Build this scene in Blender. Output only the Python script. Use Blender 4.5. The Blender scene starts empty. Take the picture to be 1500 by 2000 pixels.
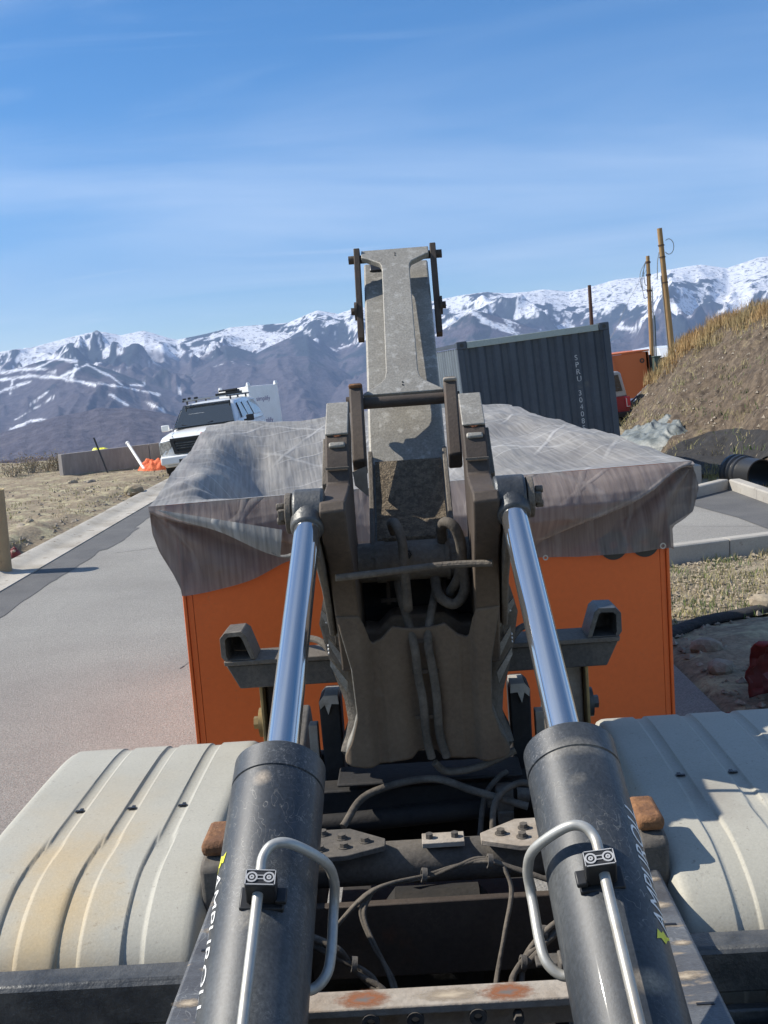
import bpy, math, random
import numpy as np
from mathutils import Vector, Matrix
R = math.radians
random.seed(7); RS = np.random.RandomState(11)
sc = bpy.context.scene; COL = sc.collection

# ------------------------------------------------------------------ camera
CAM_H = 2.3; PITCH = R(7.45); ROLL = R(4.2); FPX = 2100.0
_fw = Vector((0, math.cos(PITCH), -math.sin(PITCH))); _r0 = Vector((1, 0, 0)); _u0 = _r0.cross(_fw)
_r = _r0*math.cos(ROLL) - _u0*math.sin(ROLL); _u = _u0*math.cos(ROLL) + _r0*math.sin(ROLL)
cd = bpy.data.cameras.new('camera'); cam = bpy.data.objects.new('camera', cd); COL.objects.link(cam)
cam.matrix_world = Matrix(((_r.x, _u.x, -_fw.x, 0), (_r.y, _u.y, -_fw.y, 0), (_r.z, _u.z, -_fw.z, CAM_H), (0, 0, 0, 1)))
cd.sensor_fit = 'VERTICAL'; cd.sensor_height = 24; cd.lens = FPX*24/2000
cd.clip_start = 0.05; cd.clip_end = 60000
sc.camera = cam

def at(px, py, Y):           # the point at distance Y seen at a place of the photograph
    d = _fw + _r*((px-750)/FPX) - _u*((py-1000)/FPX)
    return Vector((0, 0, CAM_H)) + d*(Y/d.y)
def gnd(px, py, z=0.0):
    d = _fw + _r*((px-750)/FPX) - _u*((py-1000)/FPX)
    return Vector((0, 0, CAM_H)) + d*((z-CAM_H)/d.z)

# ------------------------------------------------------------------ light
SUN_EL = R(43); SUN_AZ = R(-9)
to_sun = Vector((-math.cos(SUN_EL)*math.cos(SUN_AZ), -math.cos(SUN_EL)*math.sin(SUN_AZ), math.sin(SUN_EL)))
sl = bpy.data.lights.new('sun', 'SUN'); sl.energy = 4.8; sl.angle = R(0.5); sl.color = (1.0, 0.94, 0.84)
so = bpy.data.objects.new('sun', sl); COL.objects.link(so); so.location = (0, 0, 50)
so.rotation_euler = (-to_sun).to_track_quat('-Z', 'Y').to_euler()
w = bpy.data.worlds.new('World'); sc.world = w; w.use_nodes = True
nt = w.node_tree; nt.nodes.clear(); N = nt.nodes.new; LK = nt.links.new
sky = N('ShaderNodeTexSky'); sky.sky_type = 'NISHITA'; sky.sun_disc = False
sky.sun_elevation = SUN_EL; sky.sun_rotation = math.atan2(to_sun.x, to_sun.y); sky.altitude = 2100; sky.air_density = 1.0; sky.dust_density = 0.25; sky.ozone_density = 2.2
tc = N('ShaderNodeTexCoord'); sep = N('ShaderNodeSeparateXYZ'); LK(tc.outputs['Generated'], sep.inputs[0])
zz = N('ShaderNodeMath'); zz.operation = 'ADD'; LK(sep.outputs['Z'], zz.inputs[0]); zz.inputs[1].default_value = 0.16
zm = N('ShaderNodeMath'); zm.operation = 'MAXIMUM'; LK(zz.outputs[0], zm.inputs[0]); zm.inputs[1].default_value = 0.05
dx = N('ShaderNodeMath'); dx.operation = 'DIVIDE'; LK(sep.outputs['X'], dx.inputs[0]); LK(zm.outputs[0], dx.inputs[1])
dy = N('ShaderNodeMath'); dy.operation = 'DIVIDE'; LK(sep.outputs['Y'], dy.inputs[0]); LK(zm.outputs[0], dy.inputs[1])
cb = N('ShaderNodeCombineXYZ'); LK(dx.outputs[0], cb.inputs[0]); LK(dy.outputs[0], cb.inputs[1])
def cloud(rot, scl, nscale, lo, hi, detail=7, dist=0.6, off=(0, 0, 0)):
    mp = N('ShaderNodeMapping'); LK(cb.outputs[0], mp.inputs[0]); mp.inputs['Rotation'].default_value = (0, 0, R(rot)); mp.inputs['Scale'].default_value = scl; mp.inputs['Location'].default_value = off
    no = N('ShaderNodeTexNoise'); LK(mp.outputs[0], no.inputs['Vector']); no.inputs['Scale'].default_value = nscale; no.inputs['Detail'].default_value = detail; no.inputs['Roughness'].default_value = 0.52; no.inputs['Distortion'].default_value = dist
    mr = N('ShaderNodeMapRange'); mr.interpolation_type = 'SMOOTHSTEP'; LK(no.outputs['Fac'], mr.inputs[0]); mr.inputs[1].default_value = lo; mr.inputs[2].default_value = hi
    return mr.outputs[0]
c1 = cloud(12, (0.6, 1.25, 1), 0.9, 0.33, 0.80, off=(3.1, 1.4, 0)); c2 = cloud(-18, (0.7, 2.5, 1), 1.5, 0.46, 0.86, dist=1.0, off=(0.4, 7, 0)); c3 = cloud(5, (.5, .8, 1), 0.55, 0.38, 0.66, off=(9, 2, 0))
m1 = N('ShaderNodeMath'); m1.operation = 'MULTIPLY'; LK(c2, m1.inputs[0]); LK(c3, m1.inputs[1])
m2 = N('ShaderNodeMath'); m2.operation = 'MAXIMUM'; LK(c1, m2.inputs[0]); LK(m1.outputs[0], m2.inputs[1])
m3 = N('ShaderNodeMath'); m3.operation = 'MULTIPLY'; LK(m2.outputs[0], m3.inputs[0]); m3.inputs[1].default_value = 0.46
hsv = N('ShaderNodeHueSaturation'); LK(sky.outputs[0], hsv.inputs['Color']); hsv.inputs['Saturation'].default_value = 1.4
mx = N('ShaderNodeMixRGB'); LK(m3.outputs[0], mx.inputs['Fac']); LK(hsv.outputs[0], mx.inputs[1]); mx.inputs[2].default_value = (7.5, 8.3, 9.3, 1)
bg = N('ShaderNodeBackground'); LK(mx.outputs[0], bg.inputs[0]); bg.inputs[1].default_value = 0.10
wo = N('ShaderNodeOutputWorld'); LK(bg.outputs[0], wo.inputs[0])
sc.view_settings.view_transform = 'Standard'; sc.view_settings.look = 'None'; sc.view_settings.gamma = 1; sc.view_settings.exposure = 0.58; sc.view_settings.use_curve_mapping = False
sc.render.engine = 'CYCLES'
try: sc.cycles.max_bounces = 6; sc.cycles.transparent_max_bounces = 8; sc.cycles.volume_bounces = 0
except Exception: pass

# ------------------------------------------------------------------ noise (numpy)
def _h(ix, iy, s):
    n = (ix.astype(np.int64)*374761393 + iy.astype(np.int64)*668265263 + s*1442695041) & 0x7fffffff
    n = ((n ^ (n >> 13))*1274126177) & 0x7fffffff
    return ((n ^ (n >> 16)) & 0xffff)/65535.0
def vn(x, y, s=0):
    x = np.asarray(x, float); y = np.asarray(y, float)
    ix = np.floor(x); iy = np.floor(y); fx = x-ix; fy = y-iy
    fx = fx*fx*fx*(fx*(fx*6-15)+10); fy = fy*fy*fy*(fy*(fy*6-15)+10)
    a = _h(ix, iy, s); b = _h(ix+1, iy, s); c = _h(ix, iy+1, s); d = _h(ix+1, iy+1, s)
    return (a+(b-a)*fx)*(1-fy) + (c+(d-c)*fx)*fy
def fbm(x, y, o=4, s=0, g=0.5):
    t = 0; a = 1; n = 0
    for k in range(o): t = t+a*(vn(x*2**k+17*k, y*2**k-9*k, s+k)-.5); n += a; a *= g
    return t/n*2
def ridged(x, y, o=5, s=0, g=0.5):
    t = 0; a = 1; n = 0; w_ = 1
    for k in range(o):
        v = 1-np.abs(2*vn(x*2**k+31*k, y*2**k+5*k, s+k)-1); v = v*v*w_; w_ = np.clip(v*1.6, 0, 1); t = t+a*v; n += a; a *= g
    return t/n

# ------------------------------------------------------------------ materials
MATS = {}
def mat(name, col, rough=0.6, metal=0.0, col2=None, mscale=3.0, mlo=0.4, mhi=0.6, col3=None, s3=12.0, lo3=0.6, hi3=0.7, var=0.18, vscale=40.0, bump=0.0, bscale=60.0, stretch=(1, 1, 1), coat=0.0, alpha=1.0, spec=0.5, detail=6, trans=0.0, coords='Object', scr=None, stain=None):
    m = bpy.data.materials.new(name); m.use_nodes = True; t = m.node_tree; n = t.nodes; l = t.links
    b = n['Principled BSDF']; b.inputs['Roughness'].default_value = rough; b.inputs['Metallic'].default_value = metal
    b.inputs['Specular IOR Level'].default_value = spec; b.inputs['Coat Weight'].default_value = coat
    b.inputs['Alpha'].default_value = alpha; b.inputs['Transmission Weight'].default_value = trans
    tc = n.new('ShaderNodeTexCoord'); mp = n.new('ShaderNodeMapping'); mp.inputs['Scale'].default_value = stretch
    l.new(tc.outputs[coords], mp.inputs[0])
    def noise(s, d=detail, r=0.6):
        q = n.new('ShaderNodeTexNoise'); l.new(mp.outputs[0], q.inputs['Vector']); q.inputs['Scale'].default_value = s; q.inputs['Detail'].default_value = d; q.inputs['Roughness'].default_value = r
        return q.outputs['Fac']
    def mr(f, lo, hi, a=0., c=1.):
        q = n.new('ShaderNodeMapRange'); l.new(f, q.inputs[0]); q.inputs[1].default_value = lo; q.inputs[2].default_value = hi; q.inputs[3].default_value = a; q.inputs[4].default_value = c
        return q.outputs[0]
    def mixc(f, a, c, mode='MIX'):
        q = n.new('ShaderNodeMixRGB'); q.blend_type = mode
        if isinstance(f, float): q.inputs[0].default_value = f
        else: l.new(f, q.inputs[0])
        for k, v in ((1, a), (2, c)):
            if isinstance(v, tuple): q.inputs[k].default_value = (*v[:3], 1)
            else: l.new(v, q.inputs[k])
        return q.outputs[0]
    cur = col
    if col2: cur = mixc(mr(noise(mscale), mlo, mhi), cur, col2)
    if col3: cur = mixc(mr(noise(s3), lo3, hi3), cur, col3)
    if scr:
        for k_, (ss, sw, scol, amt) in enumerate(scr):
            mp2 = n.new('ShaderNodeMapping'); mp2.inputs['Scale'].default_value = (1, .55+.5*k_, .8); mp2.inputs['Rotation'].default_value = (.4+k_, .3*k_, .9+1.3*k_); l.new(tc.outputs[coords], mp2.inputs[0])
            q = n.new('ShaderNodeTexNoise'); l.new(mp2.outputs[0], q.inputs['Vector']); q.inputs['Scale'].default_value = ss; q.inputs['Detail'].default_value = 1.5; q.inputs['Distortion'].default_value = .8
            a1 = n.new('ShaderNodeMath'); a1.operation = 'SUBTRACT'; l.new(q.outputs['Fac'], a1.inputs[0]); a1.inputs[1].default_value = .5
            a2 = n.new('ShaderNodeMath'); a2.operation = 'ABSOLUTE'; l.new(a1.outputs[0], a2.inputs[0])
            f1 = mr(a2.outputs[0], 0, sw, 1, 0); f2 = mr(noise(3.7+2*k_), .5, .62, 0, amt)
            a3 = n.new('ShaderNodeMath'); a3.operation = 'MULTIPLY'; l.new(f1, a3.inputs[0]); l.new(f2, a3.inputs[1]); cur = mixc(a3.outputs[0], cur, scol)
    if stain:
        for (cx, cy, cz, rx, ry, rz_, scol, amt) in stain:
            vs_ = n.new('ShaderNodeVectorMath'); vs_.operation = 'SUBTRACT'; l.new(tc.outputs[coords], vs_.inputs[0]); vs_.inputs[1].default_value = (cx, cy, cz)
            vd_ = n.new('ShaderNodeVectorMath'); vd_.operation = 'DIVIDE'; l.new(vs_.outputs[0], vd_.inputs[0]); vd_.inputs[1].default_value = (rx, ry, rz_)
            ln_ = n.new('ShaderNodeVectorMath'); ln_.operation = 'LENGTH'; l.new(vd_.outputs[0], ln_.inputs[0])
            a1 = n.new('ShaderNodeMath'); a1.operation = 'MULTIPLY_ADD'; l.new(noise(6.5), a1.inputs[0]); a1.inputs[1].default_value = 1.5; l.new(ln_.outputs['Value'], a1.inputs[2])
            cur = mixc(mr(a1.outputs[0], .75, 1.75, amt, 0), cur, scol)
    if var:
        f = mr(noise(vscale, 5, .7), 0.25, 0.75, 1-var, 1+var)
        q = n.new('ShaderNodeVectorMath'); q.operation = 'SCALE'
        if isinstance(cur, tuple): q.inputs[0].default_value = cur[:3]
        else: l.new(cur, q.inputs[0])
        l.new(f, q.inputs['Scale']); cur = q.outputs[0]
    if isinstance(cur, tuple): b.inputs['Base Color'].default_value = (*cur[:3], 1)
    else: l.new(cur, b.inputs['Base Color'])
    if bump:
        q = n.new('ShaderNodeBump'); q.inputs['Strength'].default_value = bump; q.inputs['Distance'].default_value = 0.02
        l.new(noise(bscale, 4, .65), q.inputs['Height']); l.new(q.outputs[0], b.inputs['Normal'])
    MATS[name] = m; return m

mat('aged_asphalt', (.285, .275, .25), .92, col2=(.215, .205, .188), mscale=.45, mlo=.35, mhi=.68, col3=(.42, .39, .34), s3=150, lo3=.58, hi3=.70, var=.42, vscale=70, bump=.6, bscale=120, detail=12)
mat('fresh_asphalt', (.092, .092, .092), .85, col2=(.13, .128, .124), mscale=2, mlo=.35, mhi=.7, col3=(.2, .19, .17), s3=120, lo3=.66, hi3=.75, var=.3, vscale=110, bump=.5, bscale=140)
mat('concrete', (.40, .375, .33), .9, col2=(.30, .28, .25), mscale=1.5, mlo=.4, mhi=.75, col3=(.2, .17, .13), s3=8, lo3=.62, hi3=.75, var=.15, vscale=60, bump=.25, bscale=80)
mat('gutter_concrete', (.43, .40, .345), .9, col2=(.31, .28, .23), mscale=1.2, mlo=.45, mhi=.62, col3=(.16, .125, .09), s3=5, lo3=.6, hi3=.68, var=.2, vscale=50, bump=.3, bscale=70)
mat('barrier_concrete', (.27, .25, .24), .9, col2=(.19, .17, .16), mscale=2.5, mlo=.35, mhi=.7, col3=(.36, .34, .3), s3=6, lo3=.6, hi3=.75, var=.15, vscale=14, stretch=(1, 1, .25), bump=.3, bscale=20)
mat('dirt', (.28, .225, .15), 1, col2=(.18, .14, .095), mscale=1.1, mlo=.35, mhi=.65, col3=(.35, .31, .195), s3=2.6, lo3=.5, hi3=.62, var=.45, vscale=14, bump=1, bscale=16, detail=9)
mat('hill_dirt', (.125, .094, .064), 1, col2=(.062, .045, .031), mscale=4.5, mlo=.40, mhi=.60, col3=(.22, .175, .105), s3=1.5, lo3=.57, hi3=.72, var=.6, vscale=14, bump=1, bscale=14, detail=12)
mat('gravel_soil', (.33, .275, .19), 1, col2=(.21, .17, .115), mscale=4, mlo=.35, mhi=.62, col3=(.17, .17, .075), s3=2.4, lo3=.56, hi3=.68, var=.5, vscale=50, bump=1, bscale=60, detail=10)
mat('gravel_stone', (.38, .32, .23), .9, col2=(.24, .195, .14), mscale=14, mlo=.35, mhi=.65, var=.35, vscale=30)
mat('rock', (.33, .28, .22), .95, col2=(.2, .17, .13), mscale=6, var=.3, vscale=20, bump=.5, bscale=25)
mat('dry_grass', (.42, .27, .12), .95, col2=(.36, .28, .14), mscale=.7, var=.4, vscale=6)
mat('straw_grass', (.46, .38, .2), .95, col2=(.30, .29, .12), mscale=1.2, var=.4, vscale=6)
mat('green_grass', (.10, .16, .045), .9, var=.4, vscale=8)
mat('sage_leaf', (.20, .20, .13), .95, col2=(.34, .21, .12), mscale=1.0, var=.35, vscale=10)
mat('pale_twig', (.40, .36, .30), .95, var=.3)
# hoist steels
mat('dusty_steel', (.165, .145, .12), .75, .25, col2=(.105, .088, .07), mscale=3, mlo=.35, mhi=.7, col3=(.26, .23, .19), s3=9, lo3=.6, hi3=.75, var=.3, vscale=60, bump=.3, bscale=90)
mat('grey_worn_steel', (.30, .285, .25), .6, .2, col2=(.215, .20, .172), mscale=5, mlo=.35, mhi=.7, col3=(.40, .385, .35), s3=26, lo3=.55, hi3=.7, var=.35, vscale=130, bump=.15, bscale=160, scr=((24, .012, (.14, .12, .10), .6),))
mat('brown_steel', (.052, .039, .031), .74, .12, col2=(.10, .076, .056), mscale=2.2, mlo=.4, mhi=.75, col3=(.105, .05, .03), s3=5, lo3=.62, hi3=.78, var=.22, vscale=60, bump=.12, bscale=90, scr=((60, .012, (.14, .115, .09), .4),), stain=((.21, 3.1, 1.55, .14, .6, .24, (.15, .112, .078), .95), (-.21, 3.1, 1.55, .14, .6, .24, (.15, .112, .078), .95)))
mat('dusty_brown', (.165, .122, .083), .85, .05, col2=(.105, .075, .052), mscale=2.6, mlo=.35, mhi=.7, col3=(.17, .14, .11), s3=7, lo3=.6, hi3=.78, var=.2, vscale=70, bump=.1, bscale=90)
mat('container_side_lit', (.125, .15, .17), .5, col2=(.10, .12, .14), mscale=1.5, var=.1)  # paler copy of the container grey; sunlight on the side put into the colour
mat('grey_mark', (.46, .48, .50), .6, col2=(.30, .32, .34), mscale=9, var=.1)
mat('caked_mud', (.25, .20, .14), 1, col2=(.15, .118, .082), mscale=45, mlo=.42, mhi=.58, var=.45, vscale=160, bump=1, bscale=110)
mat('dark_chassis', (.018, .017, .017), .8, .1, col2=(.045, .038, .032), mscale=4, mlo=.45, mhi=.8, var=.35, vscale=40, bump=.15, bscale=60)
mat('dusty_frame', (.085, .078, .070), .85, .1, col2=(.16, .138, .112), mscale=5, mlo=.42, mhi=.75, col3=(.045, .04, .036), s3=9, lo3=.6, hi3=.75, var=.3, vscale=70, bump=.15, bscale=110, scr=((60, .015, (.20, .18, .15), .4),))
mat('speckled_rail', (.15, .157, .165), .55, .3, col2=(.09, .09, .095), mscale=5, col3=(.36, .29, .21), s3=13, lo3=.60, hi3=.66, var=.4, vscale=200, bump=.15, bscale=200, stretch=(.5, 1.6, 1), scr=((30, .02, (.4, .4, .38), .6),))
mat('rust_beam', (.36, .32, .27), .85, col2=(.27, .22, .17), mscale=4, col3=(.22, .085, .035), s3=3.6, lo3=.63, hi3=.68, var=.2, vscale=50, bump=.2)
mat('rusty_cap', (.27, .13, .055), .85, col2=(.14, .065, .03), mscale=10, col3=(.42, .27, .15), s3=18, lo3=.6, hi3=.7, var=.3, vscale=60, bump=.4)
mat('barrel_paint', (.026, .032, .040), .50, .0, col2=(.072, .077, .080), mscale=3.2, mlo=.40, mhi=.66, col3=(.25, .225, .18), s3=4.6, lo3=.63, hi3=.72, var=.5, vscale=150, stretch=(1, 1, .6), bump=.05, bscale=220, coat=.12, detail=12, scr=((42, .010, (.34, .32, .28), .5), (85, .02, (.22, .22, .22), .6)), stain=((.33, 2.13, 1.49, .07, .03, .05, (.40, .36, .29), .7), (.30, 2.05, 1.50, .05, .025, .04, (.40, .36, .29), .8), (-.33, 2.10, 1.50, .02, .02, .03, (.42, .34, .25), .7), (.36, 1.70, 1.25, .05, .03, .04, (.40, .33, .24), .8)))
mat('chrome', (.66, .655, .64), .07, .93, var=0)
mat('eye_steel', (.055, .06, .065), .45, .4, col2=(.12, .12, .115), mscale=6, var=.25, bump=.2)
mat('pipe_steel', (.46, .455, .42), .45, .45, col2=(.36, .33, .28), mscale=9, mlo=.45, mhi=.7, col3=(.38, .28, .18), s3=14, lo3=.66, hi3=.75, var=.15)
mat('matte_black', (.018, .018, .02), .95, col2=(.036, .033, .03), mscale=6, mlo=.4, mhi=.7, var=.4, vscale=14, bump=1, bscale=12)
mat('black_plastic', (.018, .019, .021), .5, var=.2)
mat('light_mark', (.42, .42, .42), .6, var=.1)
mat('white_vinyl', (.78, .78, .76), .5, var=.06)
mat('yellow_vinyl', (.72, .70, .05), .5, var=.06)
mat('gold_zinc', (.40, .29, .13), .5, .5, col2=(.22, .16, .08), mscale=20, var=.2)
mat('fender_plastic', (.41, .395, .335), .62, col2=(.345, .33, .275), mscale=2.2, mlo=.3, mhi=.7, col3=(.27, .25, .21), s3=75, lo3=.62, hi3=.70, var=.12, vscale=140, bump=.08, bscale=170, detail=8, stain=((-.98, 2.62, .98, .20, .42, .3, (.50, .34, .13), .75), (-1.0, 2.95, 1.04, .26, .5, .3, (.42, .34, .22), .5), (.80, 2.95, 1.04, .10, .22, .2, (.25, .22, .18), .6)))
mat('rubber', (.02, .02, .02), .85, var=.2, bump=.3)
mat('hose_dusty', (.075, .064, .052), .9, col2=(.135, .115, .092), mscale=9, var=.3, vscale=80, bump=.2, bscale=90)
mat('red_plastic', (.20, .028, .025), .6, col2=(.13, .018, .018), mscale=4, var=.2, bump=.15, bscale=10)
# dumpster, tarp
mat('orange_paint', (.76, .145, .028), .42, col2=(.70, .132, .027), mscale=1.4, mlo=.3, mhi=.7, col3=(.42, .12, .05), s3=9, lo3=.68, hi3=.80, var=.06, vscale=30, spec=.4, scr=((30, .008, (.30, .16, .09), .35),))
mat('orange_paint_far', (.55, .14, .035), .5, var=.08)
# container
mat('container_grey', (.058, .072, .092), .5, col2=(.046, .058, .076), mscale=1.2, mlo=.35, mhi=.65, col3=(.11, .115, .11), s3=1.6, lo3=.64, hi3=.76, var=.12, vscale=18, spec=.3)
mat('container_roof', (.28, .33, .32), .6, var=.15)
mat('truck_white', (.80, .80, .78), .3, coat=.5, var=.02)
mat('glass_dark', (.02, .026, .03), .06, 0, var=0, spec=.9, coat=.5)
mat('black_trim', (.015, .015, .017), .4, var=.1)
mat('lamp_glass', (.62, .64, .66), .12, .6, col2=(.3, .32, .34), mscale=14, mlo=.45, mhi=.6, var=0, coat=1)
mat('wrap_white', (.90, .89, .86), .5, col2=(.85, .84, .81), mscale=3, var=.04, bump=.4, bscale=4)
mat('purple_print', (.24, .19, .32), .6, var=.1)
mat('netting_orange', (.80, .19, .07), .8, col2=(.6, .1, .03), mscale=9, var=.3, vscale=30, bump=.6, bscale=30)
mat('pvc_white', (.72, .72, .68), .4, var=.06)
mat('cardboard_tube', (.40, .29, .16), .8, col2=(.35, .25, .14), mscale=3, var=.1, vscale=40)
mat('cardboard_rim', (.62, .48, .26), .8, var=.1)
mat('pole_wood', (.38, .24, .105), .9, col2=(.29, .18, .08), mscale=2, var=.25, vscale=12, stretch=(3, 3, .25))
mat('dark_wood', (.085, .05, .035), .9, var=.25, vscale=10, stretch=(3, 3, .3))
mat('steel_cable', (.30, .32, .33), .5, .5, var=.1)
mat('dark_tarp', (.12, .135, .13), .5, col2=(.19, .205, .195), mscale=3, var=.25, vscale=12, bump=.6, bscale=12)
mat('culvert_black', (.022, .023, .025), .38, var=.25, bump=.1)
mat('red_paint', (.33, .012, .025), .3, coat=.5, var=.05)
mat('tail_lamp', (.55, .02, .05), .2, coat=1, var=0)
mat('transformer_green', (.05, .085, .075), .5, var=.1)
mat('galvanized', (.42, .43, .44), .4, .6, var=.15)

def tarp_material(name, base, alpha, lines=1.0):
    m = bpy.data.materials.new(name); m.use_nodes = True; t = m.node_tree; n = t.nodes; l = t.links; b = n['Principled BSDF']
    tc = n.new('ShaderNodeTexCoord')
    def noise(sx, sy, sz, s, d=5, rot=0):
        mp = n.new('ShaderNodeMapping'); mp.inputs['Scale'].default_value = (sx, sy, sz); mp.inputs['Rotation'].default_value = (0, 0, R(rot)); l.new(tc.outputs['Object'], mp.inputs[0])
        q = n.new('ShaderNodeTexNoise'); l.new(mp.outputs[0], q.inputs['Vector']); q.inputs['Scale'].default_value = s; q.inputs['Detail'].default_value = d; return q.outputs['Fac']
    def band(sx, sy, rot, s, wdt, distort):
        mp = n.new('ShaderNodeMapping'); mp.inputs['Rotation'].default_value = (0, 0, R(rot)); l.new(tc.outputs['Object'], mp.inputs[0])
        q = n.new('ShaderNodeTexWave'); q.wave_profile = 'SIN'; q.inputs['Scale'].default_value = s; q.inputs['Distortion'].default_value = distort; q.inputs['Detail'].default_value = 1.5; q.inputs['Detail Scale'].default_value = .7; l.new(mp.outputs[0], q.inputs[0])
        r = n.new('ShaderNodeMapRange'); l.new(q.outputs['Fac'], r.inputs[0]); r.inputs[1].default_value = 1-wdt; r.inputs[2].default_value = 1; return r.outputs[0]
    def mth(op, a, c):
        q = n.new('ShaderNodeMath'); q.operation = op
        for k, v in ((0, a), (1, c)):
            if isinstance(v, (int, float)): q.inputs[k].default_value = v
            else: l.new(v, q.inputs[k])
        return q.outputs[0]
    wl = mth('MAXIMUM', mth('MAXIMUM', band(1, 1, 28, .62, .012, 1.2), band(1, 1, -52, .5, .014, 1.6)), band(1, 1, 62, 1.5, .03, 2.5))
    gate = n.new('ShaderNodeMapRange'); l.new(noise(1, 1, 1, 1.7), gate.inputs[0]); gate.inputs[1].default_value = .42; gate.inputs[2].default_value = .6
    wl = mth('MULTIPLY', wl, gate.outputs[0])
    streak = noise(26, 1.2, 1.6, 2.4, 4); cloudy = noise(1, 1, 1, 1.5, 4)
    f = mth('ADD', mth('MULTIPLY', streak, .55), mth('MULTIPLY', cloudy, .45))
    mr = n.new('ShaderNodeMapRange'); l.new(f, mr.inputs[0]); mr.inputs[1].default_value = .36; mr.inputs[2].default_value = .64; mr.inputs[3].default_value = .72; mr.inputs[4].default_value = 1.32
    vm = n.new('ShaderNodeVectorMath'); vm.operation = 'SCALE'; vm.inputs[0].default_value = base; l.new(mr.outputs[0], vm.inputs['Scale'])
    mx = n.new('ShaderNodeMixRGB'); l.new(mth('MULTIPLY', wl, .45*lines), mx.inputs[0]); l.new(vm.outputs[0], mx.inputs[1]); mx.inputs[2].default_value = (.60, .60, .58, 1)
    l.new(mx.outputs[0], b.inputs['Base Color']); b.inputs['Roughness'].default_value = .55; b.inputs['Specular IOR Level'].default_value = .35
    bp = n.new('ShaderNodeBump'); bp.inputs['Strength'].default_value = .5; bp.inputs['Distance'].default_value = .03
    hb = mth('ADD', mth('MULTIPLY', noise(9, 1.5, 2, 1.4, 5, 14), .8), mth('MULTIPLY', wl, .3)); l.new(hb, bp.inputs['Height']); l.new(bp.outputs[0], b.inputs['Normal'])
    tl = n.new('ShaderNodeBsdfTranslucent'); l.new(mx.outputs[0], tl.inputs[0]); ms = n.new('ShaderNodeMixShader'); ms.inputs[0].default_value = .12; l.new(b.outputs[0], ms.inputs[1]); l.new(tl.outputs[0], ms.inputs[2])
    tp = n.new('ShaderNodeBsdfTransparent'); m2 = n.new('ShaderNodeMixShader'); m2.inputs[0].default_value = 1-alpha; l.new(ms.outputs[0], m2.inputs[1]); l.new(tp.outputs[0], m2.inputs[2])
    l.new(m2.outputs[0], n['Material Output'].inputs[0]); MATS[name] = m
tarp_material('mesh_tarp', (.27, .262, .245), .94)
tarp_material('mesh_drape', (.225, .195, .178), .82, .3)

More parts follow.
